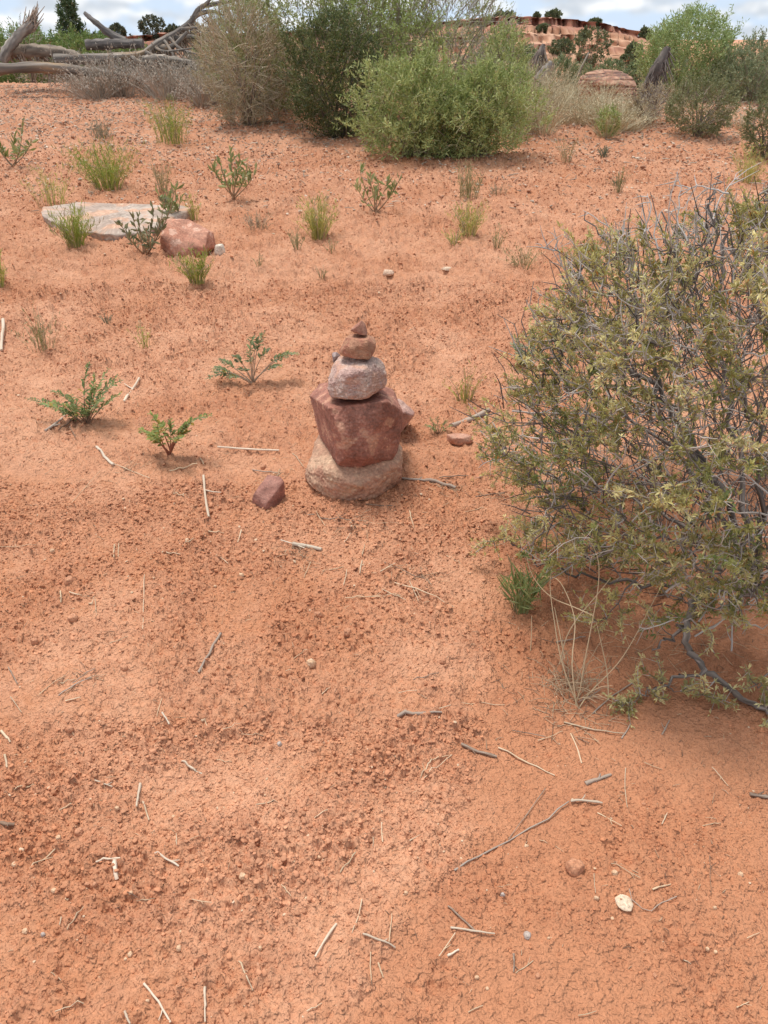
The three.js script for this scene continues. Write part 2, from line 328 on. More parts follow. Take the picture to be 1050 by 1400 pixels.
{
  const up = (x, y, h) => { const g = onGround(x, y); g.y += h; return g; };
  stone('loose_stone', 'angular rusty red stone at the corner of the pale slab', 'stone', [up(216, 340, -0.03), up(240, 350, -0.03), up(278, 350, -0.03), up(296, 338, -0.03), up(290, 326, -0.03), up(228, 322, -0.03), up(222, 342, 0.10), up(236, 334, 0.17), up(262, 334, 0.175), up(290, 340, 0.12), up(282, 349, 0.06), up(244, 349, 0.07), up(295, 336, 0.09), up(232, 326, 0.14)],
    { k: 60, amp: 0.016, seed: 31, detail: 40, facets: 3, color: paint([0.38, 0.155, 0.095], [0.46, 0.22, 0.145], [0.55, 0.36, 0.27], { at: 0.24, amt: 0.6 }) });
}
looseStone('loose_stone', 'small white stone beside the rusty red stone', 'stone', 301, 347, 17, 14, 13, 0.1, { seed: 32, color: paint([0.55, 0.45, 0.36], [0.6, 0.5, 0.4], null) });
looseStone('loose_stone', 'small pale tan stone on the bare slope behind the cairn', 'stone', 531, 374, 20, 16, 5, 0.8, { seed: 33, color: paint([0.50, 0.32, 0.22], [0.56, 0.39, 0.28], null) });
looseStone('loose_stone', 'thin pale chip of stone lying on the bare slope behind the cairn', 'stone', 611, 368, 18, 14, 2.5, 0.2, { seed: 34, color: paint([0.52, 0.36, 0.25], [0.56, 0.42, 0.30], null) });
looseStone('loose_stone', 'flat reddish stone under the grey driftwood piece by the shrub', 'stone', 628, 602, 46, 26, 8, 0.4, { seed: 35, detail: 22, color: paint([0.42, 0.195, 0.125], [0.48, 0.26, 0.18], null) });
{ // dark red slab left of the cairn, tilted
  const up = (x, y, h) => { const g = onGround(x, y); g.y += h; return g; };
  stone('loose_stone', 'small dark red tilted slab lying left of the cairn', 'stone',
    [up(345, 690, -0.02), up(366, 697, -0.02), up(390, 680, -0.02), up(372, 662, -0.02), up(345, 691, 0.028), up(364, 697, 0.022), up(391, 681, 0.075), up(372, 666, 0.075), up(350, 688, 0.05), up(386, 684, 0.035)],
    { k: 50, amp: 0.018, seed: 36, detail: 26, color: paint([0.27, 0.115, 0.085], [0.34, 0.16, 0.12], null) });
}
// which find-able thing a small piece lies by
const marks = [[485, 690, 0.42, 'near the foot of the cairn'], [900, 860, 0.5, 'under the edge of the big shrub'], [853, 1234, 0.17, 'near the white stone flake'], [695, 1150, 0.17, 'beside the long bent twig'], [118, 578, 0.28, 'beside the vetch plants'], [232, 620, 0.26, 'beside the vetch plants'], [345, 522, 0.28, 'beside the vetch plants'], [720, 820, 0.25, 'by the green grass clump'], [840, 990, 0.2, 'below the arching dry grass']].map(([x, y, r, s]) => ({ p: onGround(x, y), r, s }));
function whereabouts(p) { let best = null, bd = 1; for (const m of marks) { const q = Math.hypot(m.p.x - p.x, m.p.z - p.z) / m.r; if (q < bd) { bd = q; best = m.s; } } return best ?? 'on the open sand'; }
// pebbles and clods that can be told apart
const pebbleKinds = { pale: [[0.55, 0.33, 0.19], [0.60, 0.40, 0.26], 'small cream pebble lying loose', 'cream pebbles'], grey: [[0.36, 0.28, 0.24], [0.46, 0.37, 0.32], 'small grey pebble lying loose', 'grey pebbles'], red: [[0.42, 0.18, 0.095], [0.48, 0.23, 0.13], 'small rounded red lump of hard soil', 'red soil lumps'] };
[[720, 1157, 9, 'pale'], [1012, 1196, 10, 'pale'], [687, 1224, 9, 'grey'], [721, 1279, 14, 'grey'], [840, 1194, 11, 'pale'], [977, 1242, 8, 'pale'], [666, 1352, 7, 'pale'], [652, 1337, 9, 'pale'], [967, 1298, 7, 'pale'], [978, 1302, 8, 'pale'], [750, 1283, 6, 'pale'], [837, 1256, 7, 'pale'], [555, 1221, 8, 'pale'], [815, 1229, 10, 'pale'], [895, 1334, 10, 'red'],
  [35, 1274, 12, 'pale'], [245, 1297, 10, 'pale'], [237, 1117, 8, 'pale'], [160, 1106, 9, 'pale'], [80, 1145, 9, 'pale'], [332, 1199, 15, 'pale'], [108, 1139, 15, 'red'], [179, 1221, 8, 'pale'], [59, 1278, 9, 'grey'], [437, 1173, 8, 'pale'], [74, 1218, 10, 'pale'], [202, 1369, 8, 'pale'], [356, 1297, 8, 'pale'], [330, 787, 10, 'pale'], [95, 796, 17, 'red'], [100, 846, 19, 'red'], [48, 878, 15, 'red'], [72, 754, 8, 'pale'], [294, 802, 6, 'pale'], [435, 843, 17, 'red'], [425, 909, 17, 'pale'], [170, 914, 15, 'red'], [475, 866, 15, 'red'], [786, 1187, 34, 'red'], [150, 1001, 14, 'red'], [130, 1210, 9, 'red'], [218, 1256, 8, 'red'], [178, 1305, 9, 'pale'], [172, 1312, 7, 'pale'], [96, 998, 15, 'red'], [360, 640, 10, 'red'], [20, 1182, 11, 'pale'], [120, 1210, 13, 'red'], [605, 905, 12, 'red'], [880, 1100, 9, 'red'], [735, 1335, 10, 'red'], [467, 1005, 8, 'red'], [146, 1025, 9, 'pale'], [382, 1018, 9, 'grey'], [640, 1093, 9, 'red']].forEach(([x, y, s, k], i) => {
  const q = pebbleKinds[k], at = whereabouts(onGround(x, y)); looseStone('pebble', q[2] + ' ' + at, k === 'red' ? 'clod' : 'pebble', x, y, s * 0.85, s * (0.55 + 0.45 * ((i * 0.618) % 1)), s * (0.3 + 0.25 * ((i * 0.37) % 1)), i * 1.3, { seed: 100 + i, detail: 7, k: 40, amp: 0.04, color: paint(q[0], q[1], null) }, q[3] + ' ' + at);
});
looseStone('stone_flake', 'flat white stone flake lying on the smooth sand beside the curled stem', 'stone', 853, 1234, 28, 30, 3, 0.9, { seed: 55, detail: 18, color: paint([0.58, 0.42, 0.29], [0.64, 0.50, 0.37], null) });

// ------------------------------------------------------------------ crumbs of soil and litter too many to count
{
  const shapes = [1, 2, 3].map((s) => { let g = new THREE.IcosahedronGeometry(1, 1); g.deleteAttribute('uv'); g.deleteAttribute('normal'); g = mergeVertices(g, 1e-4); const P = g.attributes.position;
    for (let i = 0; i < P.count; i++) { const x = P.getX(i), y = P.getY(i), z = P.getZ(i), k = 1 + 0.45 * n3(x * 1.3 + s * 9, y * 1.3, z * 1.3); P.setXYZ(i, x * k * 1.15, y * k * 0.62, z * k); } g.computeVertexNormals(); return g; });
  const r = rng(501), m4 = new THREE.Matrix4(), q = new THREE.Quaternion(), e = new THREE.Euler(), c = new THREE.Color();
  const sets = shapes.map(() => ({ m: [], c: [] }));
  const put = (x, z, s, col, k, sink = 0.15) => { e.set((r() - 0.5) * 0.9, r() * 6.28, (r() - 0.5) * 0.9); m4.compose(V(x, ground(x, z) + s * (0.25 - sink), z), q.setFromEuler(e), V(s * (0.7 + 0.6 * r()), s * (0.7 + 0.6 * r()), s * (0.7 + 0.6 * r()))); sets[k].m.push(m4.clone()); sets[k].c.push(col); };
  for (const [d0, d1, n, s0, s1] of [[0.62, 1.4, 50000, 0.001, 0.0058], [1.4, 2.6, 76000, 0.0013, 0.0066], [2.6, 5, 76000, 0.0018, 0.0075], [5, 9, 60000, 0.003, 0.011]]) for (let i = 0; i < n; i++) {
    const d = lerp(d0, d1, Math.sqrt(r())), x = (r() * 2 - 1) * (0.3 + 0.56 * d);
    const k = rough(x, d); if (r() > k * 1.25 + 0.09) continue;
    const t = r(), s = s0 + (s1 - s0) * Math.pow(t, 7) * (0.4 + 0.6 * k);
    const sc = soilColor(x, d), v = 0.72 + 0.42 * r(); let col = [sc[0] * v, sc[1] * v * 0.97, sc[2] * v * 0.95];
    if (r() < 0.012) col = mixc([0.56, 0.38, 0.24], [0.62, 0.46, 0.32], r());
    put(x, -d, s, col, i % 3);
  }
  for (let i = 0; i < 60000; i++) { // gravelly upper slope
    const d = lerp(6.5, 14.8, Math.pow(r(), 0.75)), x = (r() * 2 - 1) * (0.5 + 0.6 * d), a = fbm2(x * 0.9 + 3, d * 0.9, 3); if (r() > 0.35 + 0.9 * ss(7.5, 11, d) + 0.5 * a) continue;
    const u = r(), col = shades(u < 0.45 ? [0.44, 0.215, 0.13] : u < 0.8 ? [0.44, 0.30, 0.215] : [0.54, 0.42, 0.32], r, 0.25);
    put(x, -d, 0.005 + 0.012 * Math.pow(r(), 3), col, i % 3, 0.15);
  }
  sets.forEach((s, k) => { const im = new THREE.InstancedMesh(shapes[k], M.crumb, s.m.length); s.m.forEach((m, i) => { im.setMatrixAt(i, m); im.setColorAt(i, c.setRGB(...s.c[i])); }); im.name = numbered('soil_crumbs'); im.castShadow = im.receiveShadow = true; scene.add(im);
    tag(im, ['fine loose crumbs of red soil strewn over the sand', 'irregular small red soil crumbs lying on the crust', 'rough little crumbs and grit over the red ground'][k], 'soil crumbs', null, 'stuff'); });
}

const rnd3 = (r) => V(r() * 2 - 1, r() * 2 - 1, r() * 2 - 1);
// ------------------------------------------------------------------ straw, sticks and driftwood on the sand
const STRAW = [0.58, 0.42, 0.27], GREYW = [0.34, 0.265, 0.215], DARKW = [0.20, 0.125, 0.085], WHITEW = [0.62, 0.50, 0.38];
const kindsOfStick = {
  straw: { col: STRAW, name: 'straw_piece', label: 'thin pale broken straw lying', cat: 'straw', group: 'broken straws' },
  pale: { col: WHITEW, name: 'bleached_stick', label: 'short bleached stick lying loose', cat: 'stick', group: 'bleached sticks' },
  dark: { col: DARKW, name: 'dark_twig', label: 'thin dark brown twig lying', cat: 'twig', group: 'dark twigs' },
  grey: { col: GREYW, name: 'grey_stick', label: 'weathered grey brown stick lying', cat: 'stick', group: 'weathered sticks' },
};
let stickSeed = 900;
function stick(path, wpx, kind, own) {
  const r = rng(stickSeed++), K = kindsOfStick[kind], g0 = path.map(([x, y]) => onGround(x, y)), s = pxm(g0[0]), rad = Math.max(0.0011, wpx * s * 0.5 * 0.72), pts = [];
  for (let i = 0; i < g0.length - 1; i++) { const n = Math.max(2, Math.ceil(6 / (g0.length - 1))); for (let k = i ? 1 : 0; k <= n; k++) { const p = g0[i].clone().lerp(g0[i + 1], k / n); pts.push(p); } }
  const L = g0[0].distanceTo(g0[g0.length - 1]), lift0 = r() * r() * 0.009 * (L > 0.03 ? 1 : 0.3), lift1 = r() * 0.006;
  const base = g0[0].clone();
  pts.forEach((p, i) => { const t = i / (pts.length - 1); p.x += (r() - 0.5) * L * 0.012; p.z += (r() - 0.5) * L * 0.012; p.y = Math.max(p.y, ground(p.x, p.z)) + rad * 0.45 + lerp(lift0, lift1, t) * (wpx < 7 ? 1 : 0.2); p.sub(base); });
  const t0 = 0.7 + 0.5 * r(), t1 = 0.5 + 0.5 * r(), jag = r() * 6, C = shades(K.col, r, 0.2), C2 = mixc(C, r() < 0.5 ? [0.66, 0.56, 0.46] : [0.38, 0.24, 0.15], 0.3);
  const b = new GB().tube(pts, pts.map((_, i) => rad * lerp(t0, t1, i / (pts.length - 1)) * (0.85 + 0.3 * r())), (t, a) => mixc(C, C2, clamp(0.5 + 1.4 * n2(t * 9 + jag, a * 1.5))), wpx > 4 ? 7 : 5, { lump: (t, a) => 0.28 * n2(Math.cos(a) * 1.5 + jag, Math.sin(a) * 1.5 + t * 3), flat: wpx > 4 ? 0.75 : 1 });
  if (L > 0.03 && r() < 0.45) { const q = pts[2 + Math.floor(r() * (pts.length - 4))], dr = V().subVectors(pts[pts.length - 1], pts[0]).normalize().applyAxisAngle(V(0, 1, 0), (r() < 0.5 ? 1 : -1) * (0.5 + 0.5 * r())), sl = L * (0.12 + 0.25 * r()), e = q.clone().addScaledVector(dr, sl); e.y += 0.002 + 0.004 * r(); b.tube([q, q.clone().lerp(e, 0.5).addScaledVector(rnd3(r), sl * 0.05), e], [rad * 0.55, rad * 0.45, rad * 0.3], C, 4); }
  const m = mesh(own?.[0] ?? K.name, b.build(), M.wood); m.position.copy(base);
  const at = whereabouts(g0[0].clone().lerp(g0[g0.length - 1], 0.5)); return tag(m, own?.[1] ?? `${K.label} ${at}`, own?.[2] ?? K.cat, own ? undefined : `${K.group} ${at}`);
}
for (const [k, list] of Object.entries({
  straw: `52,952,90,925,2 75,938,103,930,2 198,787,196,862,1.6 157,745,156,764,3 163,745,162,762,2 222,756,247,759,3 250,748,265,737,3 83,809,84,826,3 95,811,112,815,2.5 131,822,132,842,2.5 125,827,129,815,2 215,980,222,957,2 2,1000,14,1015,5 7,1033,10,1050,4 280,983,283,994,3 297,1041,317,1042,2 330,1005,360,1007,1.6 0,748,50,746,2 285,727,306,730,3 330,725,325,742,3 472,820,525,817,1.8 495,768,492,785,2.5 450,780,470,776,2.5 402,902,420,890,2 42,1189,76,1162,3.5 196,1098,204,1122,3 241,1140,242,1156,2.2 92,1272,115,1242,3 84,1255,82,1266,3 327,1315,346,1355,3 75,1383,115,1374,2.5 481,1276,495,1230,3 465,1194,486,1168,3.5 507,1302,508,1342,2.5 517,1317,524,1337,4 522,1125,523,1152,2.5 510,1145,510,1159,2 82,1108,98,1100,3 187,1233,212,1230,2 577,1067,617,1035,2.6 817,1112,850,1130,3 855,1050,857,1105,1.6 600,1310,622,1277,3 532,1289,536,1250,3 705,1331,729,1314,2.5 892,1217,917,1210,4 835,1182,875,1202,2 972,1052,995,1075,2 905,1128,912,1112,3 1007,1378,1024,1370,2.5 812,1195,814,1222,2 681,1024,758,1061,3 780,1003,795,1044,3 771,988,853,1005,3 735,1014,769,1001,2 600,969,690,965,1.8 575,1065,590,1040,2.5 590,1040,618,1033,2.5 480,820,550,816,1.6 540,800,620,832,2 560,795,572,822,2 523,806,555,822,2 155,635,205,655,1.7 92,695,137,645,1.6 232,645,270,635,3 272,625,279,636,3 237,675,252,680,3 432,700,445,720,2 470,745,480,730,2 416,790,425,770,1.8 375,660,383,642,2 300,762,312,772,2 660,745,690,748,2 560,700,566,722,2.4 495,760,499,745,2.2 470,800,474,780,2 520,783,540,772,2.5 610,760,630,772,1.8 635,700,662,695,1.6 400,620,415,640,1.5 90,960,110,955,2.5 305,1000,330,990,2 150,880,175,872,2 15,955,30,975,2 440,950,452,940,2 350,1100,380,1098,2.4 20,1080,50,1074,2.5 545,950,570,944,1.8 262,1230,290,1236,2 385,1210,398,1226,2.4 430,1120,448,1108,2 70,1330,84,1342,2.8 420,1385,440,1372,2.6 560,1150,575,1142,2 640,1385,660,1376,2.4 790,1390,815,1384,2 930,1310,944,1318,2.4 960,1130,985,1126,1.8 880,1045,905,1052,1.6 1020,1285,1038,1276,2`,
  pale: `222,977,232,992,4 249,1041,265,1052,4.5 130,1068,154,1077,4 192,1072,187,1105,6 212,1167,245,1186,5 197,1346,234,1400,5.5 280,1350,281,1400,5.5 171,1384,178,1400,5 496,1279,540,1297,4.5 431,1310,460,1264,5.5 616,1270,676,1279,5 780,1098,823,1100,5 612,1307,627,1300,5 170,550,191,518,7 297,612,382,618,6.5 278,652,285,708,6 5,440,2,480,6 260,1050,278,1060,4 132,1181,165,1174,4 132,612,155,638,6 400,745,440,752,8 384,741,420,752,3`,
  dark: `612,1240,650,1275,3.5 702,1306,702,1330,4 970,1170,971,1225,1.7 630,1020,679,1036,6 745,690,780,684,2 650,680,690,674,2.5 565,930,600,922,2 790,1010,805,1018,3 100,575,80,590,3 12,915,25,937,3 0,1126,20,1128,7 95,585,104,600,2 600,655,640,652,2 1025,1087,1056,1093,9 745,1010,700,1000,1.6 525,770,590,800,2 420,705,485,715,2.5 500,690,540,694,3`,
  grey: `272,920,302,867,6 80,952,125,927,3.5 545,980,604,975,9 800,1072,835,1060,8 810,976,866,933,3.5 62,590,88,570,7 850,1010,862,990,3 790,962,820,945,3 550,655,580,659,6 345,645,380,648,2.5 100,936,130,915,2.5 905,1005,915,985,3 760,880,800,872,4`,
})) for (const s of list.split(' ')) { const [a, b, c, d, w] = s.split(',').map(Number); const L = Math.hypot(c - a, d - b); stick([[a, b], [(a + c) / 2 + ((a * 7 + b * 3) % 7 - 3) * 0.012 * L, (b + d) / 2 + ((a * 5 + b) % 7 - 3) * 0.012 * L], [c, d]], w, k); }
stick([[622, 1192], [655, 1172], [695, 1150], [750, 1120], [777, 1097]], 4, 'grey', ['forked_twig', 'long thin brown twig bent across the smooth sand', 'twig']);
stick([[695, 1150], [718, 1118], [745, 1080]], 2, 'dark', ['dark_twig', 'thin dark twig branching off the long bent brown twig', 'twig']);
stick([[860, 1215], [864, 1230], [878, 1243], [890, 1246], [905, 1235], [925, 1227]], 2, 'grey', ['curled_stem', 'thin grey curled stem beside the white stone flake', 'stem']);
stick([[617, 584], [640, 577], [668, 562]], 11, 'grey', ['driftwood_piece', 'split grey driftwood piece resting on the flat reddish stone', 'driftwood']);
stick([[582, 659], [602, 662], [622, 669]], 11, 'grey', ['bark_chip', 'curled brown bark chip on the sand right of the cairn', 'bark']);
stick([[157, 1176], [160, 1203]], 9, 'pale', ['wood_chip', 'flat pale wood chip on the sand under a bleached stick', 'wood chip']);
// loose fine straw nobody could count
{
  const r = rng(77), b = new GB();
  const one = (x, z, L, w, col) => { const a = r() * 6.283, y = ground(x, z), p = V(x, y + w + 0.001, z), q = V(x + Math.cos(a) * L, 0, z + Math.sin(a) * L); q.y = ground(q.x, q.z) + w + r() * 0.008; const m = p.clone().lerp(q, 0.5); m.y += 0.003 * r(); m.x += (r() - 0.5) * L * 0.2; b.tube([p, m, q], [w, w, w * 0.6], col, 3); };
  const pick = () => { const u = r(); return shades(u < 0.45 ? STRAW : u < 0.7 ? [0.42, 0.30, 0.2] : DARKW, r, 0.25); };
  for (let i = 0; i < 1700; i++) { const d = lerp(0.65, 3.4, Math.sqrt(r())), x = (r() * 2 - 1) * (0.3 + 0.55 * d); one(x, -d, 0.008 + 0.028 * r() * r(), 0.0006 + 0.0006 * r(), pick()); }
  for (const [px, py, n, sp] of [[490, 718, 60, 0.07], [405, 760, 50, 0.06], [570, 780, 45, 0.07], [610, 665, 40, 0.05], [205, 585, 25, 0.05], [175, 640, 25, 0.06], [380, 650, 25, 0.04], [680, 676, 30, 0.05], [780, 985, 60, 0.08], [740, 940, 50, 0.1], [860, 900, 70, 0.2], [960, 860, 70, 0.25], [830, 800, 60, 0.2], [105, 930, 25, 0.06], [600, 300, 25, 0.2]]) { const p = onGround(px, py); for (let i = 0; i < n; i++) one(p.x + (r() + r() - 1) * sp * 1.6, p.z + (r() + r() - 1) * sp, 0.012 + 0.05 * r(), 0.0008, pick()); }
  for (let i = 0; i < 17000; i++) { const d = lerp(6.5, 14.5, Math.pow(r(), 0.6)), x = (r() * 2 - 1) * (0.5 + 0.6 * d); if (r() > 0.25 + ss(8, 11.5, d + fbm2(x, d, 2) * 2)) continue; one(x, -d, 0.025 + 0.06 * r(), 0.0028 + 0.003 * r(), shades(r() < 0.5 ? [0.46, 0.36, 0.27] : [0.32, 0.23, 0.17], r, 0.3)); }
  tag(mesh('straw_litter', b.build(), M.dry), 'fine scattered straw and dead stem litter on the red sand', 'litter', null, 'stuff');
}

// ------------------------------------------------------------------ small plants
const curve = (p0, p1, bow, n) => { const out = []; for (let i = 0; i <= n; i++) { const t = i / n; out.push(p0.clone().lerp(p1, t).addScaledVector(bow, 4 * t * (1 - t))); } return out; };
function fernPlant(px, py, label, leaves, seed, opt = {}) { // stems with paired leaflets; leaves: [tip x, tip y] in the photo
  const p = onGround(px, py), r = rng(seed), t = thing('vetch_plant', label, 'plant', p, opt.group), s = pxm(p), st = new GB();
  const all = leaves.concat(leaves.filter((_, i) => i % 5 === 0).map(([x, y, q = 0]) => [lerp(x, px, 0.25) + (r() - 0.5) * 26, lerp(y, py, 0.2) + (r() - 0.5) * 16, q + (r() - 0.5) * 0.14]));
  for (const [tx, ty, toward = 0] of all) {
    const tip = onPlane(tx, ty, -p.z - toward).sub(p); tip.y = Math.max(tip.y, 0.012);
    const pts = curve(V((r() - 0.5) * 0.012, -0.01, (r() - 0.5) * 0.012), tip, V(0, tip.length() * 0.12, 0).add(rnd3(r).multiplyScalar(tip.length() * 0.05)), 9);
    const bare = opt.bare ?? 0.35, cut = Math.floor(9 * bare) + 1;
    st.tube(pts.slice(0, cut + 1), pts.slice(0, cut + 1).map((_, i) => 0.0032 - 0.0014 * i / cut), shades(opt.stem ?? [0.28, 0.17, 0.11], r), 5);
    const lb = new GB(), green = shades(opt.green ?? [0.20, 0.25, 0.085], r, 0.3);
    lb.tube(pts.slice(cut), pts.slice(cut).map(() => 0.0011), green, 3);
    const N = opt.n ?? 14; for (let i = 0; i <= N; i++) {
      const f = lerp(bare, 1, i / N) * 9, k = Math.min(8, Math.floor(f)), q = pts[k].clone().lerp(pts[k + 1], f - k), T = V().subVectors(pts[k + 1], pts[k]).normalize();
      const S = V().crossVectors(T, V(0, 1, 0).addScaledVector(rnd3(r), 0.35)).normalize(), L = (opt.leaf ?? 0.034) * (1 - 0.55 * Math.pow(i / N, 2)) * (0.8 + 0.4 * r());
      for (const sd of [-1, 1]) lb.leaf(q, S.clone().multiplyScalar(sd).addScaledVector(T, 0.45).addScaledVector(V(0, 1, 0), 0.35 * r()), V(0, 1, 0).addScaledVector(rnd3(r), 0.4), L, L * 0.42, r() < (opt.yellow ?? 0.08) ? shades([0.42, 0.33, 0.07], r) : shades(green, r, 0.25), 0.12);
    }
    mesh('leaf', lb.build(), M.leaf, t);
  }
  mesh('stem', st.build(), M.dry, t);
  return t;
}
fernPlant(118, 578, 'dark green vetch with paired leaflets beside the short pale stick', [[38, 545], [52, 552, 0.1], [70, 535], [95, 540, 0.1], [122, 498], [130, 512, -0.05], [148, 505], [160, 515], [168, 520, -0.08], [140, 545, 0.12], [100, 555, 0.1], [165, 538], [80, 560, 0.05]], 41, { bare: 0.3 });
fernPlant(232, 620, 'yellowing vetch with a reddish stem in front of the other vetches', [[190, 588], [205, 565], [215, 580, 0.1], [233, 575], [250, 598, 0.1], [262, 575], [288, 568], [260, 590], [205, 600, 0.1]], 42, { green: [0.24, 0.29, 0.08], yellow: 0.3, bare: 0.42, stem: [0.32, 0.12, 0.07] });
fernPlant(345, 522, 'spreading vetch with dry stems between the stick and the cairn', [[282, 518, 0.05], [300, 492], [318, 487], [340, 480], [352, 462], [362, 454], [368, 478], [395, 480], [408, 484], [330, 505, 0.1], [290, 508], [385, 500, 0.05]], 43, { bare: 0.55, n: 10, green: [0.20, 0.25, 0.11], stem: [0.46, 0.34, 0.24] });
fernPlant(716, 500, 'pale blue green vetch sprouting behind the big shrub edge', [[698, 470], [705, 462], [722, 460], [735, 470], [730, 485], [705, 490]], 44, { green: [0.27, 0.33, 0.20], bare: 0.2 });
fernPlant(600, 592, 'tiny green sprout beside the grey driftwood piece', [[588, 572], [598, 570], [612, 575], [618, 582], [586, 582]], 45, { bare: 0.2, n: 8, leaf: 0.016 });

// fine upright green shoots
const tuftKinds = { green: [[0.26, 0.33, 0.06], [0.42, 0.44, 0.11]], yellow: [[0.40, 0.42, 0.10], [0.58, 0.53, 0.20]], dull: [[0.27, 0.27, 0.11], [0.44, 0.37, 0.21]] };
function tuft(name, label, cat, px, py, wpx, hpx, n, cols, seed, opt = {}) {
  const p = onGround(px, py), s = pxm(p), r = rng(seed), t = thing(name, label, cat, p, opt.group), w = wpx * s * 0.72, h = hpx * s * 1.16, b = new GB(), st = new GB();
  for (let i = 0; i < n; i++) {
    const a = r() * 6.283, q = Math.sqrt(r()), out = V(Math.cos(a) * q, 0, Math.sin(a) * q), b0 = V(out.x * w * (opt.foot ?? 0.3), -0.005, out.z * w * (opt.foot ?? 0.3));
    const hh = h * (0.45 + 0.55 * r()) * (1 - 0.25 * q), tip = V(out.x * w * (0.8 + 0.4 * r()), hh, out.z * w * (0.8 + 0.4 * r()));
    const pts = curve(b0, tip, V(-out.x, 0, -out.z).multiplyScalar(w * 0.15).addScaledVector(rnd3(r), w * 0.06), 4), col = r() < (opt.dead ?? 0.2) ? shades([0.48, 0.38, 0.24], r) : shades(mixc(cols[0], cols[1], r()), r, 0.2);
    b.blade(pts, (opt.blade ?? 0.006) * (0.7 + 0.6 * r()), V(Math.sin(a + 1.3 * r()), 0, -Math.cos(a + 1.3 * r())), col);
    const lf = opt.leaflets ?? 6; for (let k = 0; k < lf; k++) { const f = 1 + r() * 2.95, j = Math.floor(f), e = pts[j].clone().lerp(pts[j + 1], f - j); b.leaf(e, V(0, 0.9, 0).addScaledVector(rnd3(r), 0.8), rnd3(r), h * (opt.lfLen ?? 0.11) * (0.6 + 0.8 * r()), opt.lfWid ?? 0.006, shades(col, r, 0.2), 0.1); }
    if (i % 5 === 0) st.tube([b0, pts[1]], [0.002, 0.0013], shades([0.30, 0.24, 0.13], r), 4);
  }
  mesh('foliage', b.build(), M.leaf, t, 'stuff'); mesh('stem', st.build(), M.dry, t, 'stuff');
  return t;
}
tuft('green_tuft', 'dense bright green tuft of fine shoots behind the pale slab', 'plant', 150, 258, 78, 66, 150, tuftKinds.green, 51, { dead: 0.1 });
tuft('green_tuft', 'upright green tuft nearest the grey dead weeds', 'plant', 236, 195, 62, 56, 110, tuftKinds.green, 52, { foot: 0.5 });
tuft('yellow_tuft', 'thin yellow green tuft at the left end of the pale slab', 'plant', 72, 282, 54, 54, 46, tuftKinds.yellow, 53, { foot: 0.5 });
tuft('green_tuft', 'feathery green tuft in front of the pale slab', 'plant', 104, 336, 52, 52, 90, tuftKinds.green, 54, { lfLen: 0.16 });
tuft('green_tuft', 'small green tuft in front of the rusty red stone', 'plant', 270, 386, 46, 46, 70, tuftKinds.green, 55, { lfLen: 0.16 });
tuft('yellow_tuft', 'neat rounded yellow green tuft alone on the slope behind the cairn', 'plant', 436, 326, 50, 60, 110, tuftKinds.yellow, 56, {});
tuft('yellow_tuft', 'small thin tuft beside the neat rounded yellow green one', 'plant', 406, 340, 26, 30, 20, tuftKinds.dull, 57, {});
tuft('yellow_tuft', 'leaning yellow green tuft with a trailing lower clump', 'plant', 640, 322, 44, 50, 80, tuftKinds.yellow, 58, {});
tuft('yellow_tuft', 'low yellow clump trailing from the leaning tuft', 'plant', 622, 334, 34, 22, 30, tuftKinds.yellow, 59, {});
tuft('yellow_tuft', 'pale thin tuft up slope below the bright green bush', 'plant', 640, 273, 34, 52, 50, tuftKinds.dull, 60, { foot: 0.6 });
tuft('yellow_tuft', 'small straw coloured tuft on gravel below the dry grasses', 'plant', 774, 222, 30, 34, 26, tuftKinds.dull, 61, {});
tuft('yellow_tuft', 'sparse stalks with few leaves left of the bare sand', 'plant', 198, 474, 32, 46, 16, tuftKinds.yellow, 62, { leaflets: 4 });
tuft('yellow_tuft', 'wide sparse spray of thin stalks beside the vetch', 'plant', 58, 476, 62, 56, 26, tuftKinds.dull, 63, { leaflets: 5, foot: 0.4 });
tuft('yellow_tuft', 'thin wiry green sprig behind the bare shrub twigs', 'plant', 716, 366, 52, 30, 30, tuftKinds.dull, 64, { leaflets: 7 });
tuft('yellow_tuft', 'faint wiry sprig right of the leaning yellow green tuft', 'plant', 678, 338, 28, 30, 16, tuftKinds.dull, 65, {});
tuft('yellow_tuft', 'slim yellow sprig rising behind the right end of the slab', 'plant', 266, 300, 20, 36, 22, tuftKinds.yellow, 66, {});
tuft('yellow_tuft', 'straw and green sprig between the two dense green tufts', 'plant', 222, 262, 36, 46, 36, tuftKinds.dull, 67, { dead: 0.4 });
tuft('grey_tuft', 'little grey green cushion plant on the gravelly slope', 'plant', 138, 188, 30, 26, 60, [[0.20, 0.22, 0.15], [0.32, 0.31, 0.23]], 68, { foot: 0.6 });
tuft('grey_tuft', 'small blue green rosette on gravel below the dry grasses', 'plant', 825, 214, 17, 14, 40, [[0.09, 0.15, 0.10], [0.15, 0.2, 0.14]], 69, { foot: 0.5 });
tuft('grey_tuft', 'tiny green rosette on the bare slope by the shrub tips', 'plant', 844, 255, 13, 12, 26, [[0.10, 0.16, 0.09], [0.15, 0.2, 0.12]], 70, { foot: 0.5 });
tuft('grey_tuft', 'dry grey dead cushion plant on the bare slope', 'plant', 352, 312, 42, 22, 50, [[0.34, 0.26, 0.19], [0.42, 0.33, 0.25]], 71, { dead: 0.6, foot: 0.5 });
tuft('grey_tuft', 'faint grey cushion plant beside the pale thin tuft', 'plant', 682, 266, 26, 16, 30, [[0.30, 0.24, 0.17], [0.36, 0.3, 0.22]], 72, { dead: 0.5, foot: 0.6 });
tuft('grey_tuft', 'tiny grey sprout on the bare sand above the vetches', 'plant', 146, 442, 18, 14, 16, [[0.20, 0.2, 0.13], [0.28, 0.26, 0.17]], 73, {});
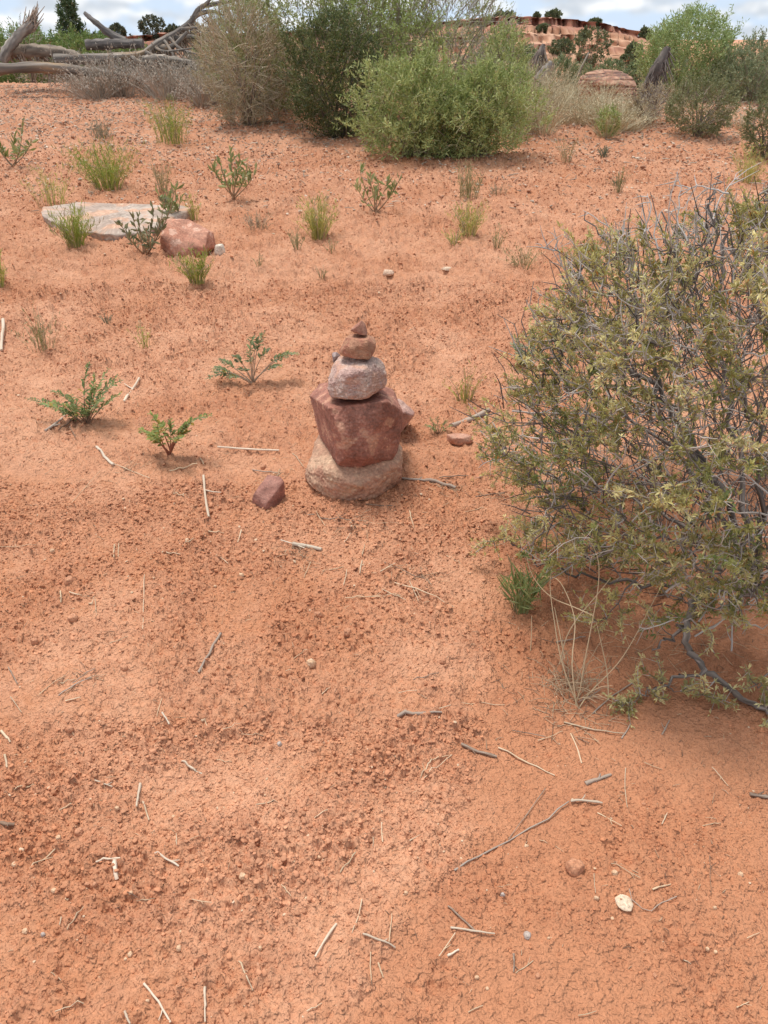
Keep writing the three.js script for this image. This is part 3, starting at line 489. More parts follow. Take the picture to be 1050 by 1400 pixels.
tuft('green_tuft', 'yellow green sprig cut by the edge of the view beside the bleached stick', 'plant', 0, 392, 26, 52, 30, tuftKinds.yellow, 74, {});
tuft('green_tuft', 'yellowish grassy sprig beside the driftwood near the shrub', 'plant', 636, 548, 44, 50, 30, tuftKinds.yellow, 75, { dead: 0.35, leaflets: 3 });
tuft('green_tuft', 'bright green pointed grass clump at the edge of the big shrub', 'plant', 712, 832, 56, 62, 46, [[0.25, 0.31, 0.10], [0.36, 0.40, 0.17]], 76, { leaflets: 2, lfLen: 0.5, lfWid: 0.007, blade: 0.006 });
tuft('yellow_tuft', 'thin pale sprig on gravel right of the bare slope', 'plant', 845, 262, 26, 30, 22, tuftKinds.dull, 77, { dead: 0.4 });
tuft('yellow_tuft', 'small yellow sprig behind the top twigs of the big shrub', 'plant', 1022, 250, 56, 52, 60, tuftKinds.yellow, 78, {});
tuft('yellow_tuft', 'thin sprig on the sand beside the dry cushion plant', 'plant', 452, 345, 18, 20, 12, tuftKinds.dull, 79, {});
tuft('grey_tuft', 'faint dry sprig near the small pale tan stone', 'plant', 440, 380, 18, 18, 12, tuftKinds.dull, 80, { dead: 0.5 });
tuft('grey_tuft', 'faint dry sprig above the vetch with dry stems', 'plant', 354, 364, 16, 20, 12, tuftKinds.dull, 81, { dead: 0.5 });

// leafy stalks with longer leaves
function stalkPlant(px, py, label, tips, seed, cols, opt = {}) {
  const p = onGround(px, py), s = pxm(p), r = rng(seed), t = thing('stalk_plant', label, 'plant', p);
  const lf = new GB();
  for (const [tx, ty, toward = 0] of tips) {
    const tip = onPlane(tx, ty, -p.z - toward).sub(p), pts = curve(V((r() - 0.5) * 0.04, -0.01, (r() - 0.5) * 0.03), tip, V(tip.x, 0, tip.z).multiplyScalar(0.14), 6);
    mesh('stem', new GB().tube(pts, pts.map((_, i) => (0.0055 - 0.0006 * i) * (opt.thick ?? 1)), shades(opt.stem ?? [0.34, 0.22, 0.13], r), 5).build(), M.dry, t);
    for (let k = 0; k < (opt.n ?? 9) * 1.4; k++) { const f = 2 + r() * 3.95, j = Math.floor(f), e = pts[j].clone().lerp(pts[j + 1], f - j); lf.leaf(e, rnd3(r).addScaledVector(V(0, 1, 0), 0.9), rnd3(r), (opt.len ?? 13) * s * (0.6 + 0.7 * r()), (opt.wid ?? 4) * s, shades(mixc(cols[0], cols[1], r()), r, 0.2), 0.2); }
  }
  mesh('foliage', lf.build(), M.leaf, t, 'stuff'); return t;
}
const OLIVE = [[0.22, 0.27, 0.085], [0.40, 0.41, 0.19]];
stalkPlant(320, 270, 'leafy stalks fanning from one root on the open slope', [[292, 232], [300, 218], [315, 205], [328, 212], [340, 225], [350, 232], [306, 238, 0.2], [335, 240, 0.2], [322, 228, 0.1]], 91, OLIVE);
stalkPlant(514, 290, 'thin stalks with drooping green leaves below the bright green bush', [[486, 250], [492, 232], [505, 238], [518, 248], [530, 245], [542, 250], [548, 240], [512, 258, 0.2]], 92, OLIVE, { n: 7 });
stalkPlant(18, 226, 'forked leafy stalks on the gravelly slope cut by the edge of view', [[0, 205], [18, 186], [30, 172], [44, 190], [28, 200, 0.2], [-8, 190]], 93, OLIVE, { n: 8, stem: [0.26, 0.19, 0.12] });
stalkPlant(198, 346, 'pale leafy stalks growing over the front edge of the slab', [[165, 305], [175, 320, 0.2], [188, 290], [200, 315, 0.2], [210, 285], [218, 308], [182, 300, 0.1], [225, 270], [238, 262], [206, 330, 0.2]], 94, [[0.17, 0.19, 0.09], [0.34, 0.31, 0.18]], { n: 9 });
stalkPlant(236, 300, 'olive stalks with dark stems behind the rusty red stone', [[218, 268], [228, 262], [240, 258], [246, 274], [232, 275, 0.1]], 95, OLIVE, { n: 8 });
// the dry grass stems arching out from under the big shrub
{
  const p = onGround(789, 966), r = rng(404), t = thing('dry_grass', 'tall arching straw stems of dry grass at the edge of the big shrub', 'grass', p);
  for (const path of [[[777, 978, 1.46], [789, 958, 1.47], [800, 900, 1.5], [811, 843, 1.53], [818, 800, 1.55], [818, 766, 1.57], [808, 742, 1.6], [795, 729, 1.63]],
    [[788, 968, 1.46], [782, 905, 1.5], [786, 850, 1.56], [776, 815, 1.6], [762, 792, 1.64], [740, 788, 1.7]], [[790, 966, 1.46], [768, 905, 1.52], [758, 850, 1.58], [752, 800, 1.64], [756, 770, 1.7]],
    [[765, 908, 1.56], [775, 870, 1.58], [792, 842, 1.6], [815, 815, 1.62], [835, 790, 1.66]], [[832, 955, 1.48], [830, 920, 1.52], [822, 880, 1.55], [815, 850, 1.57]], [[812, 842, 1.55], [785, 830, 1.6], [752, 815, 1.66], [728, 787, 1.7], [718, 752, 1.74]], [[772, 900, 1.56], [764, 860, 1.6], [758, 830, 1.64]], [[722, 925, 1.63], [726, 880, 1.68], [727, 842, 1.72]], [[775, 1000, 1.4], [800, 955, 1.47], [850, 900, 1.5], [905, 800, 1.62]]]) {
    const pts = new THREE.CatmullRomCurve3(path.map((q) => onPlane(...q).sub(p))).getPoints(16);
    mesh('stem', new GB().tube(pts, pts.map((_, i) => 0.0019 - 0.00007 * i), shades([0.58, 0.43, 0.26], r, 0.12), 5).build(), M.dry, t);
  }
  const b = new GB(); for (let i = 0; i < 70; i++) { const a = r() * 6.28, b0 = V((r() - 0.5) * 0.12, 0, (r() - 0.5) * 0.1 - 0.06), tip = V(b0.x + Math.cos(a) * 0.08, 0.02 + 0.10 * r() * r(), b0.z + Math.sin(a) * 0.08); b.tube(curve(b0, tip, V(0, 0.015, 0), 3), [0.0012, 0.001, 0.001, 0.0006], shades([0.46, 0.33, 0.21], r, 0.3), 3); }
  mesh('foliage', b.build(), M.dry, t, 'stuff');
}

// ------------------------------------------------------------------ the big thorny shrub
const inPoly = (x, y, P) => { let k = false; for (let i = 0, j = P.length - 1; i < P.length; j = i++) { const [a, b] = P[i], [c, d] = P[j]; if ((b > y) !== (d > y) && x < (c - a) * (y - b) / (d - b) + a) k = !k; } return k; };
{
  const r = rng(2024), root = onGround(1030, 815), t = thing('thorny_shrub', 'big grey twigged thorny shrub with small olive leaves beside the cairn', 'shrub', root);
  const nodes = [], bark = (rr, u) => (tt, a) => { const k = 0.75 + 0.5 * n2(tt * 14 + u, a * 1.7); return shades(mixc([0.15, 0.115, 0.095], [0.34, 0.285, 0.25], clamp(0.45 + 0.9 * n2(tt * 5 + u, a))), () => 0.5).map((v) => v * k * rr); };
  const limbs = [
    [[1030, 815, 1.95], [1000, 700, 2.05], [950, 610, 2.1], [905, 545, 2.15], [860, 505, 2.2], [815, 500, 2.25], [790, 440, 2.35], [800, 350, 2.4]],
    [[1035, 815, 1.95], [1010, 640, 2.15], [990, 520, 2.25], [985, 400, 2.35], [985, 320, 2.42], [970, 275, 2.45], [985, 240, 2.5]],
    [[1030, 815, 1.95], [1000, 800, 1.84], [950, 822, 1.72], [941, 850, 1.66], [939, 888, 1.585], [962, 912, 1.545], [1000, 944, 1.49], [1036, 972, 1.43], [1060, 985, 1.41]],
    [[1030, 815, 1.95], [1010, 770, 1.85], [960, 745, 1.78], [890, 735, 1.74], [830, 742, 1.76], [790, 738, 1.80]],
    [[1030, 815, 1.95], [960, 740, 2.1], [880, 690, 2.2], [800, 660, 2.3], [730, 640, 2.35], [690, 615, 2.37], [654, 590, 2.4]],
    [[1030, 815, 1.95], [960, 660, 2.05], [880, 585, 2.1], [800, 562, 2.15], [740, 566, 2.2], [700, 560, 2.25]],
    [[1030, 815, 1.95], [1060, 640, 2.0], [1080, 500, 2.1], [1060, 380, 2.2], [1050, 270, 2.3]],
    [[1030, 815, 1.95], [980, 690, 1.9], [930, 600, 1.85], [900, 500, 1.9], [870, 420, 2.0], [850, 350, 2.1], [800, 290, 2.2]],
    [[1030, 815, 1.95], [1120, 700, 2.0], [1200, 560, 2.1], [1260, 420, 2.2]], [[1030, 815, 1.95], [1150, 760, 1.9], [1260, 700, 1.95], [1330, 640, 2.0]],
    [[1030, 815, 1.95], [950, 800, 1.95], [870, 800, 1.9], [800, 790, 1.88], [740, 770, 1.95], [700, 745, 2.0]],
    [[1030, 815, 1.95], [1040, 700, 1.8], [1040, 600, 1.75], [1010, 520, 1.8], [960, 440, 1.9], [930, 360, 2.0], [905, 290, 2.1]],
    [[960, 912, 1.545], [925, 930, 1.54], [890, 945, 1.52], [882, 962, 1.50]], [[1010, 770, 1.85], [980, 780, 1.68], [955, 770, 1.6], [930, 745, 1.58]], [[941, 850, 1.66], [915, 870, 1.64], [892, 888, 1.62]],
    [[1030, 815, 1.95], [1100, 780, 1.75], [1090, 860, 1.6], [1045, 930, 1.52], [1042, 1000, 1.42]],
  ];
  limbs.forEach((L, i) => {
    const c = new THREE.CatmullRomCurve3(L.map((q) => onPlane(...q).sub(root))), n = L.length * 5, pts = c.getPoints(n);
    pts.forEach((p, k) => { if (k && k < n) p.addScaledVector(rnd3(r), i === 2 ? 0.006 : 0.016); const g = ground(p.x + root.x, p.z + root.z) - root.y + 0.012; if (p.y < g && k > 2) p.y = g; });
    const r0 = i === 0 ? 0.014 : i === 2 ? 0.011 : i > 11 ? 0.006 : i === 1 ? 0.010 : 0.0075, rad = pts.map((_, k) => lerp(r0, r0 * (i === 2 ? 0.62 : 0.2), k / n) * (0.85 + 0.3 * r()));
    const tone = i === 2 || i === 1 || i > 11 ? 1.25 : [3, 4, 5].includes(i) ? 1.1 : 0.7;
    mesh('branch', new GB().tube(pts, rad, bark(tone, i * 7), 8, { lump: (tt, a) => 0.2 * n2(tt * 18 + i, a * 1.2) }).build(), M.wood, t);
    pts.forEach((p, k) => { if (k > n * 0.3) nodes.push({ p, d: k / n }); });
  });
  const P = [[652, 612], [668, 575], [700, 545], [722, 490], [748, 425], [778, 375], [830, 345], [880, 335], [930, 318], [975, 300], [1015, 270], [1060, 240], [1200, 240], [1330, 330], [1400, 500], [1400, 720], [1300, 850], [1150, 880], [1040, 860], [960, 862], [905, 850], [860, 800], [790, 775], [745, 775], [700, 760], [682, 730], [715, 690], [690, 650]];
  const C0 = V(1.36, 0.52, -2.12).sub(root), R0 = V(1.18, 0.84, 0.80), att = [];
  for (let i = 0; i < 160000 && att.length < 1750; i++) {
    const x = lerp(645, 1330, r()), y = lerp(235, 880, r()); if (!inPoly(x, y, P)) continue;
    const p = onPlane(x, y, lerp(1.4, 2.95, r())).sub(root), e = V((p.x - C0.x) / R0.x, (p.y - C0.y) / R0.y, (p.z - C0.z) / R0.z).length();
    if (e > 1.02 || p.y + root.y < ground(p.x + root.x, p.z + root.z) + 0.05) continue;
    if ((x > 1090 && r() > 0.5) || (x < 780 && r() > 0.25 + 0.75 * (x - 650) / 130)) continue;
    const gap = fbm3(p.x * 3.4, p.y * 3.4, p.z * 3.4, 2); if (gap < -0.13 - 0.2 * (1 - e)) continue;
    att.push({ p, e, y, x });
  }
  att.sort((a, b) => a.p.lengthSq() - b.p.lengthSq());
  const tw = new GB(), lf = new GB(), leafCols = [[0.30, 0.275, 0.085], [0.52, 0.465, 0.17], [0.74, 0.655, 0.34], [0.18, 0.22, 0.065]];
  const fascicle = (p, out, base, n, sz) => { for (let k = 0; k < n; k++) { const dr = out.clone().multiplyScalar(0.7).addScaledVector(rnd3(r), 0.9).addScaledVector(V(0, 1, 0), 0.3), L = sz * (0.6 + 0.8 * r()); lf.leaf(p, dr, V(0, 1, 0).addScaledVector(rnd3(r), 0.6), L, L * 0.27, r() < 0.04 ? shades([0.52, 0.26, 0.07], r) : shades(base, r, 0.22), 0.2); } };
  const shoot = (p, dir, L, tone, bare) => { // a leafy (or bare) end shoot
    const tip = p.clone().addScaledVector(dir, L).addScaledVector(V(0, 1, 0), 0.15 * L), pts = curve(p.clone(), tip, rnd3(r).multiplyScalar(L * (bare ? 0.3 : 0.14)), 4), pale = bare || r() < 0.35;
    tw.tube(pts, [0.0020, 0.0017, 0.0014, 0.0011, 0.0006], shades(pale ? [0.46, 0.40, 0.355] : [0.26, 0.20, 0.165], r, 0.25), 4);
    pts.slice(1, -1).forEach((q) => q.addScaledVector(rnd3(r), 0.006)); const spurs = Math.floor(L / (bare ? 0.02 : 0.028)); for (let k = 0; k < spurs; k++) { const f = (0.15 + 0.8 * r()) * 4, m = Math.min(3, Math.floor(f)), q = pts[m].clone().lerp(pts[m + 1], f - m), o = rnd3(r).addScaledVector(dir, 0.6).normalize(), e = q.clone().addScaledVector(o, 0.015 + 0.03 * r()); tw.tube([q, e], [0.0011, 0.0004], shades([0.48, 0.42, 0.37], r, 0.2), 3); if (!bare) fascicle(e, o, shades(leafCols[tone], r, 0.2), 5, 0.014); }
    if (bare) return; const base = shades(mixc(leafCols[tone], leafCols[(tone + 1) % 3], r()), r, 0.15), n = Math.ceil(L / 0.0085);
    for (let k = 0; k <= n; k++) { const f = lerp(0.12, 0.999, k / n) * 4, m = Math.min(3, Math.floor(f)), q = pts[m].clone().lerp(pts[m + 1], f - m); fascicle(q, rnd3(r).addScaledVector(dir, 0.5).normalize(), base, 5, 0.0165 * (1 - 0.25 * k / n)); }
  };
  let made = 0;
  const grow = (p, own) => {
    let best = null, bd = 1e9; for (const q of nodes) { const d = q.p.distanceToSquared(p) + (q.p.lengthSq() > p.lengthSq() ? 0.5 : 0); if (d < bd) { bd = d; best = q; } }
    const L = Math.sqrt(bd), out = V().subVectors(p, best.p).normalize(), pts = curve(best.p.clone(), p, rnd3(r).multiplyScalar(L * 0.13).addScaledVector(V(0, 1, 0), -L * 0.05), 4);
    pts.slice(1, -1).forEach((q) => q.addScaledVector(rnd3(r), 0.007));
    const rr = 0.0015 + 0.0026 * clamp(L / 0.3) + (own ? 0.0012 : 0), col = shades(r() < 0.25 ? [0.42, 0.36, 0.315] : [0.17, 0.135, 0.115], r, 0.3), g = own ? new GB() : tw;
    g.tube(pts, [rr * 1.2, rr, rr * 0.9, rr * 0.7, rr * 0.45], col, own ? 5 : 4);
    if (own) mesh('branch', g.build(), M.wood, t);
    pts.forEach((q, k) => k && nodes.push({ p: q }));
    return { p, out };
  };
  const UP = V(0, 1, 0);
  for (const a of att) {
    const { p, out } = grow(a.p, made++ < 90), o = V(p.x - C0.x, (p.y - C0.y) * 1.1, p.z - C0.z).normalize(), clump = fbm3(p.x * 4.2 + 9, p.y * 4.2, p.z * 4.2, 2), top = a.y < 345 + (a.x < 800 ? 45 : 0) - (a.x > 1000 ? 50 : 0);
    if (a.e < 0.62) continue;
    const n = clump > 0.02 ? 3 : clump > -0.2 ? 2 : (r() < 0.4 ? 1 : 0), tone = (a.y > 620 && r() < 0.4) || (a.e < 0.78 && r() < 0.6) ? 3 : a.e > 0.85 && r() < 0.5 ? 2 : r() < 0.5 ? 0 : 1;  // inner leaves darker, outer ones paler: crown shading painted into the leaf colour
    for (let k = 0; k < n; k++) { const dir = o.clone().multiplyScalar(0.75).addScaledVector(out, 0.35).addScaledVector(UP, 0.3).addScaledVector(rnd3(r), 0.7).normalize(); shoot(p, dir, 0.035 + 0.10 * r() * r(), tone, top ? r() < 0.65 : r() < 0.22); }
    if (a.e > 0.85 && r() < (top ? 0.8 : 0.12)) shoot(p, o.clone().addScaledVector(UP, 0.5).addScaledVector(rnd3(r), 0.6).normalize(), 0.05 + 0.10 * r(), 0, true);
  }
  for (const [x, y, D] of [[872, 962, 1.50], [860, 975, 1.48], [890, 950, 1.5], [905, 935, 1.53], [930, 945, 1.5], [960, 950, 1.48], [975, 955, 1.47], [1035, 1000, 1.42], [1040, 1030, 1.4], [1045, 985, 1.44], [850, 985, 1.47], [1030, 950, 1.5], [720, 735, 1.98], [700, 742, 2.0], [760, 745, 1.9], [740, 722, 1.95], [690, 735, 2.05], [735, 750, 1.96], [780, 752, 1.85], [675, 740, 2.05], [830, 845, 1.72], [850, 838, 1.72], [815, 850, 1.72], [900, 850, 1.68], [840, 820, 1.75], [665, 585, 2.38], [680, 605, 2.37], [665, 625, 2.35], [690, 640, 2.33], [930, 780, 1.6], [960, 790, 1.58], [900, 760, 1.62], [985, 770, 1.58], [1020, 760, 1.56], [940, 820, 1.58], [880, 740, 1.66], [1035, 800, 1.55], [910, 795, 1.6], [860, 755, 1.7], [975, 740, 1.6], [945, 750, 1.6]]) {
    const p = onPlane(x, y, D).sub(root); p.y = Math.max(p.y, ground(p.x + root.x, p.z + root.z) - root.y + 0.02); const { out } = grow(p, false);
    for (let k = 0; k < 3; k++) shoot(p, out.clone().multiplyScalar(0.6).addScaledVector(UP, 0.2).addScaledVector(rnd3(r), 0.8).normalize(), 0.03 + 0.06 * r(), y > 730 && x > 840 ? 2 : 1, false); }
  for (let i = 0; i < 5200; i++) { // the bare tangle inside, mostly coloured darker to paint in the interior shade
    const u = rnd3(r); if (u.lengthSq() > 1) continue; const p = V(C0.x + u.x * R0.x * 0.86, C0.y + u.y * R0.y * 0.8, C0.z + u.z * R0.z * 0.8); if (p.y + root.y < ground(p.x + root.x, p.z + root.z) + 0.04) continue;
    const o = p.clone().add(V(0, 0.1, 0)).normalize().addScaledVector(rnd3(r), 0.8).normalize(), L = 0.06 + 0.12 * r(); tw.tube(curve(p, p.clone().addScaledVector(o, L), rnd3(r).multiplyScalar(L * 0.15), 2), [0.0022, 0.0018, 0.001], shades(r() < 0.15 ? [0.40, 0.35, 0.31] : [0.115, 0.09, 0.08], r, 0.3), 3);
  }
  mesh('twigs', tw.build(), M.wood, t, 'stuff'); mesh('foliage', lf.build(), M.leaf, t, 'stuff');
  // bleached dead twigs with spurs
  const dead = (path, rr) => { const pts = new THREE.CatmullRomCurve3(path).getPoints(8).map((p, i) => p.addScaledVector(rnd3(r), i % 8 ? 0.004 : 0)), g = new GB(), c = shades([0.50, 0.44, 0.40], r, 0.16); g.tube(pts, pts.map((_, i) => rr * (1 - 0.085 * i)), c, 5);
    for (let k = 0; k < 4; k++) { const q = pts[1 + Math.floor(r() * 7)], T = V().subVectors(pts[8], pts[0]).normalize(); g.tube(curve(q, q.clone().addScaledVector(rnd3(r).addScaledVector(T, 0.7).normalize(), 0.03 + 0.06 * r()), rnd3(r).multiplyScalar(0.006), 2), [rr * 0.6, rr * 0.45, rr * 0.2], c, 4); }
    mesh('dead_twig', g.build(), M.wood, t); };
  for (const L of [[[850, 360, 2.2], [846, 322, 2.22], [815, 300, 2.24], [797, 288, 2.25]], [[775, 382, 2.3], [765, 345, 2.32], [757, 310, 2.34]], [[768, 345, 2.32], [745, 338, 2.33], [732, 334, 2.34]], [[845, 345, 2.22], [850, 320, 2.24], [852, 300, 2.25]], [[905, 360, 2.1], [895, 320, 2.15], [908, 285, 2.2]], [[940, 330, 2.2], [925, 300, 2.25], [930, 265, 2.3], [925, 235, 2.33]], [[975, 300, 2.3], [990, 262, 2.35], [1015, 232, 2.4]], [[1000, 265, 2.3], [960, 255, 2.35], [930, 262, 2.38]], [[875, 330, 2.2], [890, 285, 2.25], [885, 265, 2.27]], [[820, 520, 1.95], [835, 545, 1.93], [850, 580, 1.92]], [[960, 520, 1.8], [935, 560, 1.8], [905, 545, 1.82]], [[1040, 490, 1.7], [1010, 540, 1.72], [985, 575, 1.75]], [[880, 540, 1.9], [925, 560, 1.9], [985, 560, 1.9]], [[700, 562, 2.2], [760, 565, 2.16], [850, 562, 2.1]], [[870, 565, 1.95], [920, 572, 1.95], [960, 568, 1.96]], [[880, 585, 1.9], [905, 625, 1.88], [912, 650, 1.86]], [[1050, 675, 1.65], [1020, 650, 1.68], [995, 635, 1.72]], [[930, 660, 1.75], [960, 652, 1.75], [1000, 648, 1.76]], [[1050, 705, 1.65], [1000, 700, 1.7], [955, 700, 1.74]], [[860, 720, 1.75], [885, 695, 1.76], [905, 690, 1.78]], [[880, 770, 1.66], [905, 745, 1.66], [910, 720, 1.68]], [[930, 800, 1.6], [925, 770, 1.62], [940, 740, 1.64], [1000, 755, 1.66]], [[1050, 780, 1.6], [1020, 790, 1.6], [990, 800, 1.62]], [[910, 810, 1.6], [940, 790, 1.6], [960, 770, 1.62]], [[950, 870, 1.62], [1000, 840, 1.7], [1060, 800, 1.75]], [[955, 850, 1.66], [975, 820, 1.68], [1000, 790, 1.7]], [[1000, 890, 1.62], [1005, 840, 1.66], [1020, 800, 1.7]], [[800, 430, 2.1], [830, 445, 2.1], [855, 440, 2.1]], [[900, 380, 2.0], [920, 430, 1.98], [950, 470, 1.95]], [[1050, 345, 2.1], [1000, 340, 2.15], [960, 355, 2.2]]]) dead(L.map((q) => onPlane(...q).sub(root)), 0.0028);
  for (let i = 0; i < 80; i++) { const a = att[Math.floor(r() * att.length)]; if (a.x > 1060) continue; const o = V(a.p.x - C0.x, (a.p.y - C0.y) * 1.1, a.p.z - C0.z).normalize(), L = 0.08 + 0.16 * r(); dead([a.p.clone().addScaledVector(o, -L * 0.4), a.p.clone().addScaledVector(rnd3(r), 0.02), a.p.clone().addScaledVector(o.addScaledVector(rnd3(r), 0.7), L * 0.6)], 0.0018 + 0.0012 * r()); }
}

// ------------------------------------------------------------------ bushes, trees and grasses on the crest
function leafCloud(g, pts, r, cols, o) { // sprigs of narrow leaves
  for (const { p, out } of pts) {
    const ax = out.clone().multiplyScalar(o.outward ?? 0.8).addScaledVector(V(0, 1, 0), o.upward ?? 0.6).addScaledVector(rnd3(r), 0.7).normalize(), L = o.len * (0.6 + 0.7 * r()), n = o.n ?? 7, tone = r();
    const c0 = mixc(cols[0], cols[1], tone);
    for (let k = 0; k < n; k++) { const q = p.clone().addScaledVector(ax, L * k / n), dr = ax.clone().multiplyScalar(0.7).addScaledVector(rnd3(r), 0.9); g.leaf(q, dr, rnd3(r), o.leaf * (0.7 + 0.6 * r()), o.wid * (0.7 + 0.6 * r()), r() < (o.dry ?? 0.03) ? shades([0.42, 0.32, 0.17], r) : shades(c0, r, 0.22), 0.15); }
  }
}
function bush(name, label, cat, base, w, h, dep, n, cols, seed, o = {}) { // w, h, dep in metres
  const r = rng(seed), t = thing(name, label, cat, base, o.group), pts = [], R = V(w / 2, h * 0.52, dep / 2), cy = h * (o.cy ?? 0.5), wood = o.wood ?? [0.25, 0.19, 0.145];
  const lobe = (u) => 1 + (o.lumpy ?? 0.5) * fbm3(u.x * 1.9 + seed, u.y * 1.9, u.z * 1.9, 3);
  for (let i = 0; i < n * 6 && pts.length < n; i++) {
    const u = rnd3(r); if (u.lengthSq() > 1) continue; const q = Math.pow(u.length(), o.shell ?? 0.4); u.normalize();
    const taper = o.cone ? 1 - 0.8 * clamp((u.y * q + 1) / 2) : 1, p = V(u.x * R.x * q * lobe(u) * taper, cy + u.y * R.y * q * (0.75 + 0.25 * lobe(u)), u.z * R.z * q * lobe(u) * taper);
    if (p.y < 0.03 * h) { if (o.skirt && r() < 0.6) p.y = 0.03 * h + r() * 0.15 * h; else continue; }
    if (fbm3(p.x * (o.gapF ?? 2.2) / w * 2 + seed, p.y * 4.4 / w, p.z * 4.4 / w, 3) < (o.gap ?? -0.28)) continue;
    pts.push({ p, out: u.clone() });
  }
  for (let i = 0, m = Math.floor(pts.length * (o.shoots ?? 0.05)); i < m; i++) { // longer shoots that break the outline
    const { p, out } = pts[Math.floor(r() * m * 10) % pts.length], dir = out.clone().multiplyScalar(0.7).addScaledVector(V(0, 1, 0), 0.6).addScaledVector(rnd3(r), 0.5).normalize(), L = w * (0.06 + 0.12 * r());
    for (let k = 1; k <= 5; k++) pts.push({ p: p.clone().addScaledVector(dir, L * k / 5), out: dir.clone() });
  }
  const g = new GB(); leafCloud(g, pts, r, cols, { len: 0.09, leaf: 0.035, wid: 0.011, ...o });
  mesh(cat === 'tree' ? 'crown' : 'foliage', g.build(), M.leaf, t, 'stuff');
  const st = new GB(), tw = new GB(), NS = o.stems ?? 16;
  for (let i = 0; i < NS; i++) { const e = pts[Math.floor(r() * pts.length)].p, c = curve(V((r() - 0.5) * w * 0.14, -0.03, (r() - 0.5) * dep * 0.14), e, V(-e.x * 0.12, e.y * 0.05, -e.z * 0.12).addScaledVector(rnd3(r), w * 0.04), 6), rr = (o.stemR ?? 0.012) * (0.6 + 0.7 * r());
    st.tube(c, c.map((_, k) => rr * (1 - 0.13 * k)), shades(wood, r, 0.25), 5); }
  for (let i = 0; i < (o.twigs ?? 150); i++) { const { p, out } = pts[Math.floor(r() * pts.length)], L = w * (0.06 + 0.14 * r()), d = out.clone().addScaledVector(V(0, 1, 0), 0.4).addScaledVector(rnd3(r), 0.8).normalize(), b0 = p.clone().addScaledVector(d, -L * 0.8), b1 = p.clone().addScaledVector(d, L * (o.poke ?? 0.2)); b0.y = Math.max(b0.y, 0); tw.tube(curve(b0, b1, rnd3(r).multiplyScalar(L * 0.12), 3), [0.0045, 0.004, 0.003, 0.0015].map((v) => v * (o.twigR ?? 1)), shades(o.twigCol ?? [0.36, 0.28, 0.21], r, 0.3), 3); }
  mesh(cat === 'tree' ? 'trunk' : 'stem', st.build(), M.wood, t, 'stuff'); if (!tw.empty) mesh('twigs', tw.build(), M.wood, t, 'stuff');
  return t;
}
const bushPx = (name, label, cat, px, py, wpx, hpx, dk, n, cols, seed, o = {}) => { // placed by its foot on the ground
  const p = onGround(px, py), s = pxm(p); return bush(name, label, cat, p, wpx * s, hpx * s, wpx * s * dk, n, cols, seed, o); };
const standing = (px, topy, D) => { const q = onPlane(px, topy, D), p = V(q.x, ground(q.x, -D), -D); return { p, h: q.y - p.y, s: pxm(q) }; };
const bushAt = (name, label, cat, px, topy, D, wpx, dk, n, cols, seed, o = {}) => { const { p, h, s } = standing(px, topy, D); return bush(name, label, cat, p, wpx * s, h, wpx * s * dk, n, cols, seed, o); };
const GREEN = [[0.25, 0.31, 0.09], [0.56, 0.58, 0.25]], GSHADE = [[0.085, 0.11, 0.04], [0.20, 0.22, 0.075]], GOLIVE = [[0.28, 0.31, 0.115], [0.47, 0.475, 0.22]], GGREY = [[0.24, 0.28, 0.15], [0.38, 0.41, 0.24]], GDRY = [[0.40, 0.31, 0.20], [0.50, 0.40, 0.26]];
bushPx('green_bush', 'bright feathery green bush in front of the dark thicket', 'bush', 560, 214, 130, 112, 0.8, 1700, GREEN, 301, { lumpy: 1.5, gap: -0.08, shell: 0.55, upward: 0.9, twigs: 320, poke: 0.5, twigCol: [0.40, 0.36, 0.2], leaf: 0.045, wid: 0.012, skirt: true, len: 0.11 });
bushPx('green_bush', 'low feathery green bush spilling forward between the two bright ones', 'bush', 608, 216, 110, 80, 0.7, 900, GREEN, 318, { lumpy: 0.9, gap: -0.2, shell: 0.6, upward: 0.9, leaf: 0.045, wid: 0.012, skirt: true, len: 0.11 });
bushPx('green_bush', 'bright feathery green bush at the dry grass end of the thicket', 'bush', 656, 214, 118, 104, 0.8, 1500, GREEN, 302, { lumpy: 1.5, gap: -0.08, shell: 0.55, upward: 0.9, twigs: 320, poke: 0.5, twigCol: [0.40, 0.36, 0.2], leaf: 0.045, wid: 0.012, skirt: true, len: 0.11 });
bushPx('shade_tinted_bush', 'olive bush coloured dark as the shaded hollow in the middle of the thicket', 'bush', 462, 188, 120, 140, 0.8, 2300, GSHADE, 303, { upward: 0.8, skirt: true, wood: [0.1, 0.08, 0.07], twigs: 260, dry: 0.08, twigCol: [0.3, 0.22, 0.16], leaf: 0.04 });  // leaf and wood colours darkened to paint the shaded hollow of the thicket
bushPx('dry_bush', 'half dead tan bush of fine twigs at the log end of the thicket', 'bush', 342, 172, 120, 140, 0.8, 1200, [[0.33, 0.31, 0.16], [0.50, 0.42, 0.26]], 304, { skirt: true, twigs: 1300, twigCol: [0.50, 0.40, 0.28], poke: 0.6, wid: 0.008, leaf: 0.03, dry: 0.5 });
bushAt('tall_bush', 'tall olive green bush forming the top of the thicket', 'bush', 430, -45, 11.2, 250, 0.7, 2600, GOLIVE, 305, { twigs: 420, cy: 0.55, leaf: 0.05, wid: 0.014, poke: 0.3 });
bushAt('tall_bush', 'pale green leafy bush high in the thicket above the dark bush', 'bush', 515, -30, 10.6, 150, 0.8, 1400, [[0.30, 0.37, 0.10], [0.48, 0.53, 0.2]], 306, { twigs: 200, cy: 0.62, leaf: 0.045, wid: 0.013 });
